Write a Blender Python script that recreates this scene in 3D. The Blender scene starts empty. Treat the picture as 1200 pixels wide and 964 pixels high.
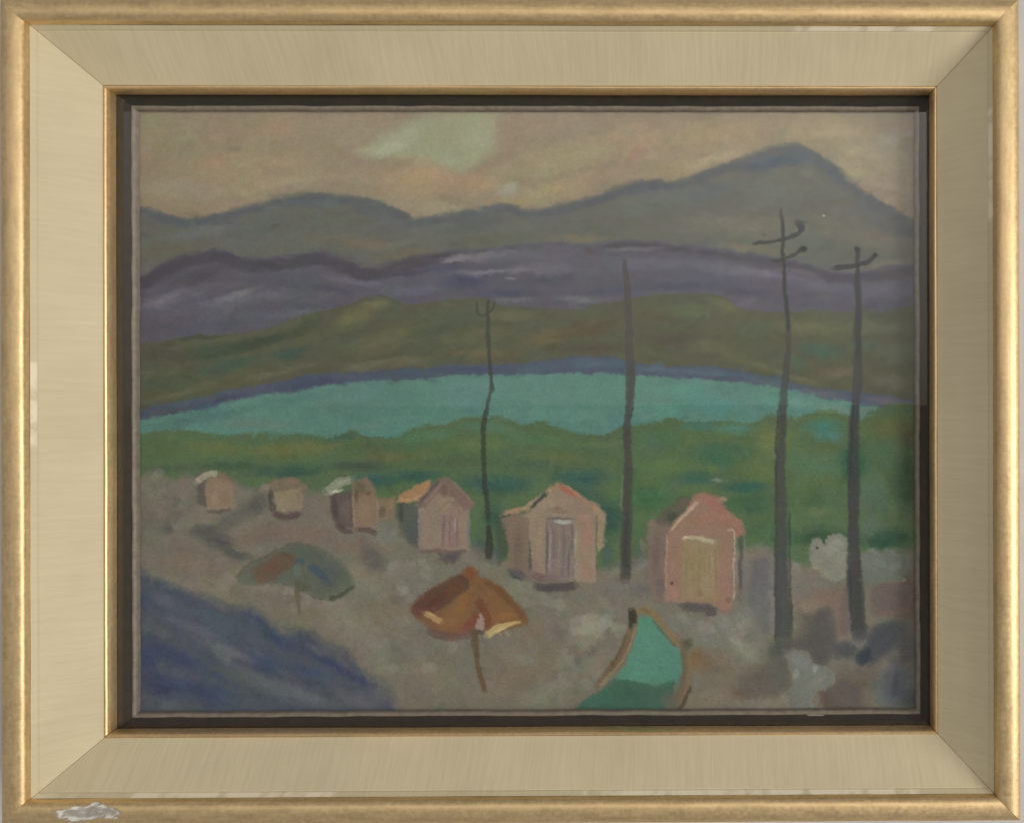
import bpy, math
import numpy as np

# ------------------------------------------------------------------ units
S = 0.0005                      # metres per unit of the drawing grid (0.5 mm)
CX, CY = 618.0, 481.65          # middle of the picture opening on that grid
HW, HH = 452.5, 349.3           # half size of the visible painting
sc = bpy.context.scene
COL = sc.collection
rng = np.random.default_rng(11)


def link(o, parent=None):
    COL.objects.link(o)
    if parent is not None:
        o.parent = parent
    return o


# ------------------------------------------------------------------ smooth noise on the grid
def vnoise(h, w, cell, r, cellx=None):
    cx = cellx or cell
    gh, gw = int(h / cell) + 4, int(w / cx) + 4
    g = r.random((gh, gw)) * 2 - 1
    y = np.arange(h) / cell
    x = np.arange(w) / cx
    yi, xi = y.astype(int), x.astype(int)
    fy, fx = y - yi, x - xi
    fy = fy * fy * (3 - 2 * fy)
    fx = fx * fx * (3 - 2 * fx)
    a = g[yi][:, xi]
    b = g[yi][:, xi + 1]
    c = g[yi + 1][:, xi]
    d = g[yi + 1][:, xi + 1]
    fx = fx[None, :]
    fy = fy[:, None]
    return (a * (1 - fx) + b * fx) * (1 - fy) + (c * (1 - fx) + d * fx) * fy


def fbm(h, w, cell, r, octv=3):
    out = np.zeros((h, w))
    amp = 1.0
    for _ in range(octv):
        out += amp * vnoise(h, w, max(cell, 1.2), r)
        amp *= .55
        cell *= .5
    return out / 1.8


def s2l(c):
    c = np.asarray(c, float) / 255.0
    return np.where(c <= 0.04045, c / 12.92, ((c + 0.055) / 1.055) ** 2.4)


# ------------------------------------------------------------------ the painter: oil paint laid on a board, layer by layer
X0, Y0, X1, Y1 = 150, 120, 1088, 846
W, H = X1 - X0 + 1, Y1 - Y0 + 1
GX, GY = np.meshgrid(np.arange(X0, X1 + 1, dtype=float), np.arange(Y0, Y1 + 1, dtype=float))
WX = GX + 1.5 * fbm(H, W, 16, rng) + .7 * vnoise(H, W, 3.5, rng)
WY = GY + 1.5 * fbm(H, W, 16, rng) + .7 * vnoise(H, W, 3.5, rng)
PC = np.zeros((H, W, 3)) + np.array([128, 118, 100.])      # pigment, sRGB 0..255
PH = np.zeros((H, W))                                      # paint thickness
ID = np.zeros((H, W), np.int32)
DRY = .5 + .5 * vnoise(H, W, 1.6, rng)
SOFT = np.exp(.75 * fbm(H, W, 30, rng) + .35 * vnoise(H, W, 9, rng))     # some edges crisp, some lost
RAG = 1.5 * vnoise(H, W, 2.4, rng) + 1.0 * vnoise(H, W, 6, rng)           # bristle marks along an edge
CUR = [0]


def sm(x):
    x = np.clip(x, 0, 1)
    return x * x * (3 - 2 * x)


def box(xa, ya, xb, yb):
    xa, xb = int(max(X0, math.floor(xa))), int(min(X1, math.ceil(xb)))
    ya, yb = int(max(Y0, math.floor(ya))), int(min(Y1, math.ceil(yb)))
    if xb <= xa or yb <= ya:
        return None
    return slice(ya - Y0, yb - Y0 + 1), slice(xa - X0, xb - X0 + 1)


def lay(sl, m, col, thick=.35, mark=True):
    col = np.asarray(col, float)
    PC[sl] = PC[sl] * (1 - m[..., None]) + col * m[..., None]
    PH[sl] += thick * m * (1 - m) * 2 + .12 * thick * m
    if mark:
        ID[sl][m > .55] = CUR[0]


def spline(pts, n=10):
    p = np.asarray(pts, float)
    q = np.vstack([2 * p[0] - p[1], p, 2 * p[-1] - p[-2]])
    out = []
    for i in range(1, len(q) - 2):
        for k in range(n):
            t = k / n
            a, b, c, d = q[i - 1], q[i], q[i + 1], q[i + 2]
            out.append(.5 * (2 * b + (c - a) * t + (2 * a - 5 * b + 4 * c - d) * t * t + (3 * b - 3 * c + d - a) * t ** 3))
    out.append(q[-2])
    return np.array(out)


def below(pts, col, soft=2.5, low=None):
    """everything under a hand-drawn ridge line"""
    p = spline(pts, 6)
    o = np.argsort(p[:, 0])
    f = np.interp(WX, p[o, 0], p[o, 1])
    m = sm((WY - f + RAG * .8) / (soft * 1.5 * SOFT) + .5)
    CUR[0] += 1
    lay((slice(None), slice(None)), m, col, .5)
    return CUR[0]


def sdist(pts, sl, closed=True, w=None):
    x, y = WX[sl], WY[sl]
    p = np.asarray(pts, float)
    n = len(p)
    best = np.full(x.shape, 1e9)
    inside = np.zeros(x.shape, bool)
    par = np.zeros(x.shape)
    side = np.zeros(x.shape)
    for i in range(n if closed else n - 1):
        a, b = p[i], p[(i + 1) % n]
        dx, dy = b - a
        L = dx * dx + dy * dy + 1e-9
        t = np.clip(((x - a[0]) * dx + (y - a[1]) * dy) / L, 0, 1)
        d = np.hypot(x - a[0] - t * dx, y - a[1] - t * dy)
        up = d < best
        best = np.where(up, d, best)
        if not closed:
            par = np.where(up, i + t, par)
            side = np.where(up, ((x - a[0]) * dy - (y - a[1]) * dx) / math.sqrt(L), side)
        else:
            c = ((a[1] > y) != (b[1] > y))
            with np.errstate(divide='ignore', invalid='ignore'):
                xx = a[0] + (y - a[1]) * dx / (dy if abs(dy) > 1e-9 else 1e-9)
            inside ^= c & (x < xx)
    if closed:
        return np.where(inside, best, -best)
    return best, par, side


def poly(pts, col, soft=2.2, a=1.0, smooth=False, new=True, thick=.5):
    p = np.asarray(pts, float)
    if smooth:
        p = spline(np.vstack([p, p[:1]]), 6)[:-1]
    sl = box(p[:, 0].min() - 6, p[:, 1].min() - 6, p[:, 0].max() + 6, p[:, 1].max() + 6)
    if sl is None:
        return
    d = sdist(p, sl)
    m = a * sm((d + RAG[sl] * .75) / (soft * 1.35 * SOFT[sl]) + .5)
    if new:
        CUR[0] += 1
    lay(sl, m * (.9 + .1 * DRY[sl]), col, thick)


def line(pts, w, col, a=1.0, soft=1.6, dry=.25, smooth=True, new=False, thick=.8):
    """one pull of the brush; w = width or (start, end) or a list of widths"""
    p0 = np.asarray(pts, float)
    ws = np.atleast_1d(np.asarray(w, float))
    if smooth and len(p0) > 2:
        p = spline(p0, 6)
    else:
        p = p0
    n = len(p)
    wi = np.interp(np.linspace(0, 1, n), np.linspace(0, 1, len(ws)), ws) if len(ws) > 1 else np.full(n, ws[0])
    r = wi.max()
    sl = box(p[:, 0].min() - r - 4, p[:, 1].min() - r - 4, p[:, 0].max() + r + 4, p[:, 1].max() + r + 4)
    if sl is None:
        return
    d, par, side = sdist(p, sl, closed=False)
    half = np.interp(par, np.arange(n), wi) / 2
    m = sm((half - d + RAG[sl] * .22) / (soft * SOFT[sl]) + .5)
    m = m * np.clip(np.minimum(par, n - 1 - par) / max(n * .04, .5) + .35, 0, 1)
    tab = rng.random(64)
    br = np.interp((side / np.maximum(half, .5) + 1.2) * 12, np.arange(64), tab)
    m = a * m * (1 - dry * (.65 * br + .35 * DRY[sl]))
    if new:
        CUR[0] += 1
    lay(sl, m, col, thick)


def dab(x, y, rx, ry, col, ang=0, a=.8, hard=.45, only=None, mark=False, thick=.25):
    """one soft brush mark"""
    R = max(rx, ry) * 1.4 + 3
    sl = box(x - R, y - R, x + R, y + R)
    if sl is None:
        return
    c, s = math.cos(math.radians(ang)), math.sin(math.radians(ang))
    dx, dy = GX[sl] - x + (WX[sl] - GX[sl]) * 1.6, GY[sl] - y + (WY[sl] - GY[sl]) * 1.6
    u, v = (dx * c + dy * s) / rx, (-dx * s + dy * c) / ry
    rr = np.sqrt(u * u + v * v)
    m = sm((1.12 - rr) / (1.12 - hard))
    tab = rng.random(72)
    br = np.interp((v + 1.5) * max(5, min(24, ry * 1.6)) + .25 * u, np.arange(72), tab)
    m = a * m * (.66 + .42 * br).clip(0, 1)
    if only is not None:
        m = m * (ID[sl] == only)
    lay(sl, m, col, thick, mark)


def blur(a, r):
    for ax in (0, 1):
        for _ in range(2):
            p = np.pad(a, [(r + 1, r) if i == ax else (0, 0) for i in range(2)], mode='edge')
            c = np.cumsum(p, axis=ax)
            n = a.shape[ax]
            hi = np.take(c, np.arange(2 * r + 1, 2 * r + 1 + n), axis=ax)
            lo = np.take(c, np.arange(0, n), axis=ax)
            a = (hi - lo) / (2 * r + 1)
    return a


def restroke(n, lx, ly, ang, jit, al, region=None, angj=25, seed=1):
    """go over what is there with many short marks of nearly the same colour"""
    r = np.random.default_rng(seed)
    xa, ya, xb, yb = region or (X0, Y0, X1, Y1)
    for _ in range(n):
        x, y = r.uniform(xa, xb), r.uniform(ya, yb)
        ix, iy = int(x) - X0, int(y) - Y0
        if not (0 <= ix < W and 0 <= iy < H):
            continue
        c = PC[iy, ix] + r.normal(0, jit) + r.normal(0, jit * .55, 3)
        k = r.uniform(.6, 1.5)
        dab(x, y, lx * k, ly * k * r.uniform(.7, 1.3), np.clip(c, 10, 230), ang + r.normal(0, angj), al * r.uniform(.5, 1), .3, only=ID[iy, ix], thick=.3)


def smudge(n, alpha, ymin, seed):
    """the brush picks colour up and drags it over the edges"""
    r = np.random.default_rng(seed)
    for _ in range(n):
        x, y = r.uniform(X0, X1), r.uniform(max(Y0, ymin), Y1)
        c = PC[int(y) - Y0, int(x) - X0] + r.normal(0, 2.4) + r.normal(0, 1.6, 3)
        k = r.uniform(.6, 1.5)
        flat = y < 500
        ang = r.normal(-6, 14) if flat else r.uniform(0, 180)
        q = r.uniform(0, 5)
        dab(x + q * math.cos(math.radians(ang)), y + q * math.sin(math.radians(ang)), (10 if flat else 7) * k, 2.4 * k, c, ang, alpha, .25, thick=.5)


def paint():
    # ---- sky
    CUR[0] = 1
    ID[:] = 1
    for d in [
        (205, 150, 70, 30, (132, 124, 102), -5), (330, 150, 90, 30, (140, 122, 104), -8), (300, 195, 130, 26, (143, 128, 104), -6),
        (215, 222, 70, 18, (134, 128, 114), 5), (250, 190, 35, 10, (140, 116, 98), -20), (325, 152, 30, 14, (144, 118, 100), 0),
        (275, 176, 18, 6, (112, 104, 90), -10), (330, 215, 100, 14, (148, 132, 108), -8), (420, 160, 60, 26, (136, 126, 106), -10),
        (480, 215, 70, 26, (152, 130, 100), 4), (500, 190, 50, 14, (150, 126, 98), 10), (500, 243, 50, 12, (138, 130, 112), 6),
        (640, 145, 80, 18, (136, 122, 108), 0), (660, 185, 100, 30, (140, 134, 100), -14), (640, 225, 80, 16, (150, 134, 100), -14),
        (745, 165, 40, 34, (146, 126, 106), -30), (720, 160, 30, 10, (146, 124, 104), -30), (830, 158, 90, 24, (146, 130, 98), -6),
        (800, 195, 70, 10, (148, 134, 104), -12), (840, 185, 50, 8, (152, 142, 116), -18), (960, 155, 70, 22, (146, 134, 108), 4),
        (1020, 185, 60, 30, (138, 136, 116), 30), (1045, 165, 24, 12, (134, 138, 126), 0), (1040, 225, 36, 24, (142, 128, 114), 30),
        (1000, 200, 40, 10, (146, 140, 116), 25), (1060, 150, 20, 20, (136, 122, 108), 0), (560, 215, 40, 14, (152, 132, 100), 0)]:
        dab(*d[:5], ang=d[5], a=.75, hard=.0)
    restroke(700, 22, 6, -10, 3.5, .5, (X0, Y0, X1, 270), 30, 3)
    poly([(419, 181), (440, 163), (462, 150), (486, 139), (505, 133), (575, 131), (578, 150), (580, 173), (566, 190), (545, 201), (520, 199), (498, 190), (470, 186), (440, 186)], (136, 145, 118), 16, .7, True, thick=.2)
    dab(555, 165, 30, 26, (138, 146, 120), 20, .5, .1)
    dab(470, 165, 34, 12, (142, 148, 126), -25, .55)
    dab(455, 176, 26, 7, (150, 154, 134), -20, .5)
    dab(500, 205, 60, 14, (152, 130, 100), 4, .6, .1)
    dab(590, 160, 10, 22, (136, 124, 104), 0, .5)
    dab(592, 226, 20, 13, (140, 136, 126), -20, .7, .1)
    dab(598, 222, 9, 6, (148, 142, 132), -20, .5)
    # ---- far mountains
    m1 = below([(140, 238), (160, 242), (180, 246), (205, 254), (228, 257), (255, 250), (290, 243), (320, 235), (345, 230), (375, 227), (400, 231), (430, 233), (452, 240), (470, 248), (487, 256), (515, 253), (545, 247), (575, 241), (592, 239), (610, 246), (628, 247), (660, 238), (700, 229), (730, 215), (765, 211), (790, 213), (820, 202), (850, 192), (880, 180), (905, 172), (925, 169), (945, 173), (965, 184), (985, 200), (1000, 214), (1020, 228), (1045, 244), (1075, 259), (1095, 266)], (98, 99, 86), 4)
    ridge = [(160, 246), (205, 259), (228, 262), (255, 256), (320, 240), (375, 233), (430, 239), (470, 254), (487, 262), (545, 252), (592, 245), (628, 253), (700, 235), (765, 217), (790, 218), (850, 198), (905, 179), (925, 176), (950, 182), (985, 209), (1020, 236), (1080, 268)]
    line(ridge, 11, (84, 88, 88), .75, 7, .3)
    for d in [(370, 240, 50, 8, (88, 96, 96), 0), (240, 272, 80, 7, (104, 106, 98), -10), (330, 262, 90, 14, (92, 96, 84), -4), (200, 295, 60, 14, (104, 98, 80), -8),
              (230, 262, 60, 5, (86, 92, 92), 0), (420, 285, 70, 10, (114, 104, 80), 6), (470, 300, 50, 8, (110, 98, 74), -5), (450, 258, 40, 10, (92, 96, 92), 20),
              (560, 262, 60, 12, (90, 92, 86), -6), (640, 262, 80, 12, (98, 100, 88), -6), (560, 282, 90, 8, (96, 94, 78), -4), (680, 280, 50, 7, (116, 106, 84), 0),
              (760, 240, 60, 20, (100, 106, 94), -12), (800, 265, 100, 20, (104, 104, 88), -6), (830, 225, 60, 12, (92, 100, 94), -16), (760, 222, 40, 7, (86, 94, 92), -8),
              (920, 225, 60, 26, (104, 106, 92), 0), (895, 193, 40, 9, (74, 86, 94), -12), (930, 184, 30, 10, (80, 90, 94), 8), (915, 190, 24, 8, (72, 84, 94), -8), (975, 205, 30, 7, (86, 92, 92), 42),
              (950, 205, 22, 9, (108, 110, 96), 30), (880, 265, 90, 22, (112, 108, 88), 0), (980, 270, 70, 24, (108, 106, 88), 15), (1040, 285, 50, 18, (112, 104, 88), 15),
              (1010, 240, 30, 9, (90, 96, 92), 32), (880, 292, 60, 7, (118, 110, 88), 4), (1060, 270, 24, 8, (84, 88, 86), 25), (1040, 310, 40, 8, (120, 112, 92), -8)]:
        dab(*d[:5], ang=d[5], a=.9, hard=.12, only=m1)
    restroke(700, 24, 5, -6, 3, .5, (X0, 165, X1, 330), 20, 4)
    # ---- purple mountains
    m2 = below([(140, 340), (160, 330), (185, 315), (210, 302), (235, 295), (262, 294), (280, 302), (310, 304), (350, 297), (378, 297), (400, 305), (425, 314), (450, 312), (480, 305), (520, 298), (560, 292), (600, 287), (640, 284), (680, 287), (700, 287), (730, 283), (760, 283), (790, 287), (830, 291), (870, 297), (900, 302), (930, 306), (955, 314), (985, 321), (1020, 318), (1050, 312), (1095, 310)], (92, 88, 98), 3.5)
    line([(155, 340), (185, 323), (210, 310), (235, 303), (262, 302), (282, 310), (310, 312), (350, 305), (378, 305), (400, 313), (425, 322), (450, 318), (490, 308), (540, 301)], 15, (76, 70, 76), .85, 8, .3)
    line([(690, 293), (740, 288), (790, 293), (860, 302), (930, 312), (955, 320), (985, 328), (1020, 325), (1050, 320), (1088, 318)], (7, 12), (82, 76, 82), .8, 6, .3)
    for d in [(240, 320, 70, 12, (82, 76, 82), -14), (330, 325, 90, 12, (88, 84, 94), 4), (190, 352, 34, 7, (118, 112, 112), -22), (255, 352, 46, 6, (108, 106, 110), -14), (235, 340, 40, 7, (94, 88, 92), -20),
              (280, 346, 30, 6, (120, 118, 118), -20), (300, 372, 90, 10, (86, 86, 98), -10), (190, 385, 50, 12, (92, 88, 94), -10), (340, 350, 50, 8, (98, 96, 106), 8), (385, 340, 40, 6, (80, 80, 98), 8),
              (350, 362, 60, 8, (84, 84, 96), -8), (420, 332, 60, 6, (104, 100, 112), 10), (480, 340, 50, 12, (84, 86, 98), -4), (545, 330, 40, 14, (70, 74, 100), -8), (520, 316, 30, 6, (76, 78, 100), -8), (590, 345, 50, 8, (74, 78, 98), 0),
              (470, 322, 50, 5, (72, 70, 88), -8), (560, 300, 60, 5, (122, 114, 118), -6), (530, 305, 24, 4, (132, 122, 122), -12), (590, 318, 60, 4, (116, 112, 120), -3), (560, 320, 26, 3, (126, 122, 128), -8), (598, 327, 8, 3, (130, 124, 128), 10),
              (640, 310, 60, 14, (100, 96, 106), -4), (630, 330, 60, 10, (84, 84, 98), -6), (690, 293, 9, 6, (104, 70, 78), 30), (692, 302, 7, 5, (112, 84, 90), 20), (740, 293, 46, 4, (112, 106, 112), -2), (735, 315, 50, 8, (98, 94, 106), 4),
              (720, 340, 50, 7, (82, 84, 102), -4), (800, 312, 70, 12, (96, 92, 104), 6), (850, 330, 70, 12, (88, 86, 102), 10), (800, 336, 60, 7, (78, 78, 96), -2), (900, 322, 50, 6, (112, 106, 114), 10), (880, 345, 60, 8, (80, 78, 94), 8),
              (960, 340, 60, 10, (92, 88, 100), 8), (1030, 345, 60, 14, (96, 92, 104), 0), (960, 358, 50, 6, (86, 84, 98), 2), (1060, 335, 30, 10, (90, 86, 98), 0), (940, 320, 30, 5, (110, 102, 106), 14), (680, 352, 40, 6, (112, 110, 108), 6), (600, 352, 30, 5, (106, 106, 108), 0)]:
        dab(*d[:5], ang=d[5], a=.8, hard=.08, only=m2)
    restroke(600, 20, 3.4, -4, 3.6, .42, (X0, 280, X1, 405), 16, 5)
    for x, y, rx, ry, an in ((200, 352, 60, 12, -18), (285, 352, 70, 12, -14), (340, 368, 70, 10, -4), (480, 342, 50, 9, -6), (600, 300, 90, 9, -3), (650, 318, 70, 10, 3), (745, 308, 70, 10, 2), (860, 318, 80, 9, 9), (960, 335, 60, 10, 8), (1035, 340, 50, 14, 0)):
        dab(x, y, rx, ry, (110, 106, 117), an, .5, .0, only=m2)
    # ---- olive hills
    m3 = below([(140, 408), (160, 404), (200, 398), (230, 393), (280, 391), (310, 385), (340, 375), (370, 365), (400, 360), (430, 348), (448, 346), (462, 352), (480, 357), (520, 352), (560, 350), (590, 358), (640, 362), (680, 362), (700, 357), (740, 350), (780, 346), (840, 347), (856, 358), (870, 363), (900, 367), (930, 366), (960, 365), (990, 367), (1020, 367), (1050, 363), (1095, 356)], (94, 86, 62), 3)
    for d in [(190, 415, 40, 20, (90, 76, 62), 0), (250, 412, 60, 14, (76, 80, 60), -12), (300, 402, 70, 10, (72, 74, 56), -14), (190, 448, 40, 12, (84, 86, 64), -6), (270, 428, 60, 10, (76, 88, 68), -12), (340, 415, 30, 10, (72, 84, 70), -14), (355, 385, 30, 10, (80, 80, 58), -30), (235, 395, 40, 5, (78, 74, 60), -6),
              (230, 455, 70, 7, (106, 94, 66), -16), (330, 436, 70, 6, (106, 98, 70), -14), (415, 372, 36, 14, (114, 102, 62), -22), (440, 356, 20, 8, (118, 106, 64), -10), (400, 405, 50, 14, (92, 88, 64), -10), (450, 400, 60, 18, (104, 96, 64), -16), (470, 425, 50, 8, (112, 98, 68), -6), (430, 428, 40, 6, (104, 100, 74), -6),
              (520, 372, 60, 14, (90, 88, 62), -8), (500, 390, 40, 8, (84, 84, 60), -14), (555, 395, 50, 12, (102, 92, 62), -10), (560, 415, 60, 9, (110, 92, 60), 0), (600, 370, 40, 10, (106, 96, 66), 0), (640, 395, 40, 14, (112, 90, 58), -10), (690, 385, 50, 18, (98, 78, 56), -10), (690, 410, 60, 10, (92, 76, 58), 0),
              (760, 372, 60, 16, (98, 84, 60), -6), (810, 365, 40, 12, (98, 96, 62), 0), (790, 400, 60, 14, (92, 78, 60), 0), (840, 410, 60, 12, (100, 92, 64), 6), (880, 385, 40, 14, (92, 90, 66), 0), (950, 385, 50, 12, (106, 98, 66), 0), (1030, 385, 50, 12, (106, 100, 74), 0), (960, 412, 40, 13, (76, 92, 76), 4), (930, 425, 24, 10, (84, 96, 72), 30),
              (985, 437, 40, 8, (112, 92, 70), -6), (1045, 415, 40, 20, (100, 96, 74), 0), (1045, 450, 36, 12, (108, 98, 76), 10), (890, 430, 50, 8, (108, 98, 64), 18), (1010, 405, 20, 8, (82, 96, 78), 0), (940, 445, 30, 5, (112, 98, 72), 14), (850, 360, 26, 10, (104, 100, 62), 20)]:
        dab(*d[:5], ang=d[5], a=.9, hard=.12, only=m3)
    restroke(600, 16, 4, -10, 4, .42, (X0, 345, X1, 490), 30, 6)
    # ---- far shore band and lake
    band = [(140, 487), (160, 482), (190, 475), (230, 467), (270, 457), (310, 450), (350, 442), (390, 438), (440, 436), (480, 432), (530, 429), (580, 427), (620, 426), (650, 421), (690, 419), (720, 421), (760, 428), (800, 430), (830, 430), (860, 435), (900, 443), (930, 450), (960, 455), (1000, 460), (1040, 466), (1095, 472)]
    m4 = below(band, (74, 84, 100), 2.6)
    for d in [(260, 470, 60, 7, (66, 68, 94), -14), (360, 450, 50, 7, (64, 72, 94), -8), (190, 484, 40, 7, (84, 86, 94), -12), (480, 438, 60, 6, (70, 84, 98), -2), (550, 434, 50, 6, (66, 76, 102), -2), (620, 434, 40, 6, (72, 92, 102), 0), (690, 428, 50, 8, (76, 100, 110), 0), (770, 434, 40, 6, (80, 100, 112), 6), (830, 438, 40, 6, (76, 106, 116), 4), (900, 450, 40, 6, (84, 104, 108), 12), (960, 462, 40, 6, (92, 98, 104), 8), (1040, 472, 40, 6, (104, 100, 100), 8)]:
        dab(*d[:5], ang=d[5], a=.9, hard=.15, only=m4)
    m5 = below([(140, 497), (160, 492), (200, 485), (240, 479), (280, 467), (320, 461), (350, 459), (390, 450), (440, 447), (480, 445), (520, 442), (560, 440), (620, 440), (680, 439), (740, 441), (780, 443), (830, 446), (880, 451), (920, 456), (950, 464), (980, 470), (1010, 475), (1095, 488)], (82, 130, 112), 3.5)
    for d in [(230, 490, 70, 8, (74, 112, 102), -10), (330, 470, 70, 8, (74, 120, 104), -8), (190, 500, 40, 7, (78, 118, 106), 0), (300, 495, 80, 9, (96, 124, 106), 3), (400, 480, 80, 14, (86, 126, 110), 0), (440, 496, 60, 8, (96, 130, 112), -8), (500, 462, 70, 14, (82, 128, 112), 0), (560, 452, 80, 7, (88, 132, 116), 0),
              (620, 465, 70, 14, (86, 134, 116), 0), (650, 485, 60, 12, (88, 138, 120), 6), (700, 455, 50, 10, (80, 130, 112), 0), (800, 460, 60, 12, (84, 142, 122), 4), (840, 475, 60, 12, (76, 138, 120), 4), (770, 480, 40, 10, (84, 142, 122), 0), (900, 470, 40, 10, (80, 140, 122), 10), (940, 476, 20, 8, (96, 142, 124), 10), (975, 480, 30, 7, (116, 142, 118), 10), (1020, 482, 30, 6, (104, 122, 106), 0)]:
        dab(*d[:5], ang=d[5], a=.9, hard=.12, only=m5)
    restroke(500, 20, 4, 0, 2.8, .5, (X0, 420, X1, 512), 10, 7)
    r_ = np.random.default_rng(8)
    # ---- green trees along the near shore
    m6 = below([(140, 506), (160, 506), (200, 502), (240, 505), (270, 508), (300, 506), (330, 508), (360, 507), (390, 512), (410, 503), (425, 509), (460, 512), (475, 505), (495, 497), (520, 496), (545, 488), (575, 488), (595, 492), (615, 497), (632, 493), (650, 500), (680, 508), (710, 508), (730, 500), (760, 496), (785, 489), (800, 495), (820, 494), (850, 493), (875, 496), (890, 488), (905, 485), (925, 488), (935, 490), (960, 482), (990, 486), (1008, 493), (1020, 481), (1045, 475), (1095, 473)], (84, 102, 62), 4)
    for d in [(190, 525, 40, 18, (84, 100, 60), 0), (250, 525, 50, 12, (92, 104, 56), 0), (330, 528, 50, 12, (92, 102, 56), 0), (370, 522, 40, 10, (98, 104, 58), 0), (270, 545, 50, 8, (72, 90, 58), 0), (200, 548, 40, 8, (80, 92, 62), 0), (330, 550, 50, 10, (62, 86, 66), -4), (420, 545, 50, 9, (72, 86, 62), 0), (400, 512, 30, 6, (70, 96, 70), -10), (440, 525, 40, 8, (82, 98, 62), 0), (455, 535, 40, 9, (92, 96, 58), 0), (500, 510, 50, 10, (84, 112, 74), -6), (440, 560, 40, 10, (70, 98, 78), 0),
              (570, 500, 50, 9, (82, 112, 76), 4), (560, 520, 60, 10, (94, 110, 62), 0), (530, 540, 60, 10, (82, 96, 62), 0), (480, 556, 40, 9, (68, 92, 74), 0), (620, 515, 50, 10, (84, 110, 68), 4), (630, 545, 60, 12, (78, 96, 62), 0), (690, 525, 50, 12, (82, 100, 64), 0), (580, 565, 60, 14, (64, 90, 76), 0), (680, 560, 50, 14, (62, 92, 74), 0), (660, 535, 30, 8, (92, 100, 62), 0), (770, 515, 40, 16, (78, 104, 66), 0), (700, 600, 50, 24, (60, 88, 68), 0),
              (770, 545, 50, 16, (80, 106, 62), 0), (820, 500, 30, 9, (72, 108, 86), 0), (860, 502, 30, 10, (78, 120, 96), 0), (840, 530, 50, 16, (70, 98, 68), 0), (815, 560, 40, 12, (64, 94, 72), 0), (760, 580, 40, 20, (68, 98, 62), 0), (905, 510, 30, 20, (98, 110, 58), 0), (895, 545, 36, 20, (92, 106, 60), 0), (870, 570, 40, 10, (66, 96, 72), 0), (840, 563, 12, 4, (112, 124, 96), 10), (880, 590, 50, 18, (66, 96, 60), 0),
              (965, 500, 32, 14, (68, 112, 92), 0), (970, 512, 26, 9, (74, 116, 96), 0), (960, 545, 50, 20, (80, 108, 74), 0), (960, 590, 50, 24, (78, 98, 60), 10), (1000, 540, 24, 30, (62, 94, 66), 0), (1040, 500, 40, 20, (94, 100, 56), 0), (1065, 510, 20, 24, (84, 82, 50), 0), (1030, 535, 26, 22, (78, 104, 66), 20), (1020, 580, 30, 30, (84, 106, 80), 0), (1055, 570, 18, 40, (68, 86, 56), 0), (960, 630, 50, 16, (66, 88, 56), 0), (1035, 630, 40, 16, (58, 84, 62), 0), (960, 600, 22, 9, (92, 104, 66), 0), (900, 620, 40, 22, (74, 98, 58), 10), (1020, 615, 20, 20, (90, 108, 80), 20)]:
        dab(*d[:5], ang=d[5], a=.9, hard=.12, only=m6)
    for x, y, rx, ry, c in ((330, 526, 60, 8, (100, 108, 60)), (250, 522, 44, 8, (98, 104, 60)), (475, 533, 50, 8, (98, 104, 62)), (640, 534, 50, 9, (94, 104, 62)), (775, 545, 34, 14, (92, 108, 62)), (905, 522, 26, 18, (104, 112, 60)), (893, 556, 24, 14, (94, 106, 62)), (1052, 503, 26, 18, (98, 102, 58)), (960, 600, 20, 8, (96, 106, 66)), (700, 520, 40, 7, (96, 112, 70)),
                            (345, 553, 50, 7, (62, 84, 66)), (440, 566, 34, 12, (58, 86, 74)), (490, 558, 40, 9, (62, 88, 72)), (590, 572, 36, 18, (58, 84, 72)), (575, 605, 20, 26, (56, 80, 68)), (680, 578, 36, 16, (56, 86, 72)), (712, 612, 22, 30, (56, 82, 66)), (760, 590, 26, 14, (64, 94, 64)), (870, 572, 40, 9, (58, 90, 74)), (840, 540, 30, 9, (64, 94, 70)), (1000, 545, 18, 26, (56, 88, 64)), (1035, 636, 34, 12, (54, 82, 62)), (960, 632, 36, 12, (62, 84, 54)), (1066, 560, 10, 50, (62, 76, 50))):
        dab(x, y, rx, ry, (c[0], c[1] + 1, c[2] - 4), r_.uniform(-8, 8), .68, .1, only=m6)
    restroke(500, 11, 4.5, 0, 4.2, .4, (X0, 480, X1, 680), 60, 8)
    # ---- sand
    m7 = below([(140, 560), (160, 556), (185, 551), (205, 561), (218, 556), (232, 560), (252, 560), (290, 572), (320, 571), (345, 575), (380, 576), (420, 582), (450, 592), (470, 612), (500, 630), (555, 640), (600, 658), (640, 672), (700, 668), (730, 660), (760, 650), (800, 660), (860, 648), (890, 640), (915, 652), (940, 662), (970, 662), (1000, 655), (1040, 650), (1095, 642)], (106, 101, 88), 9)
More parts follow.
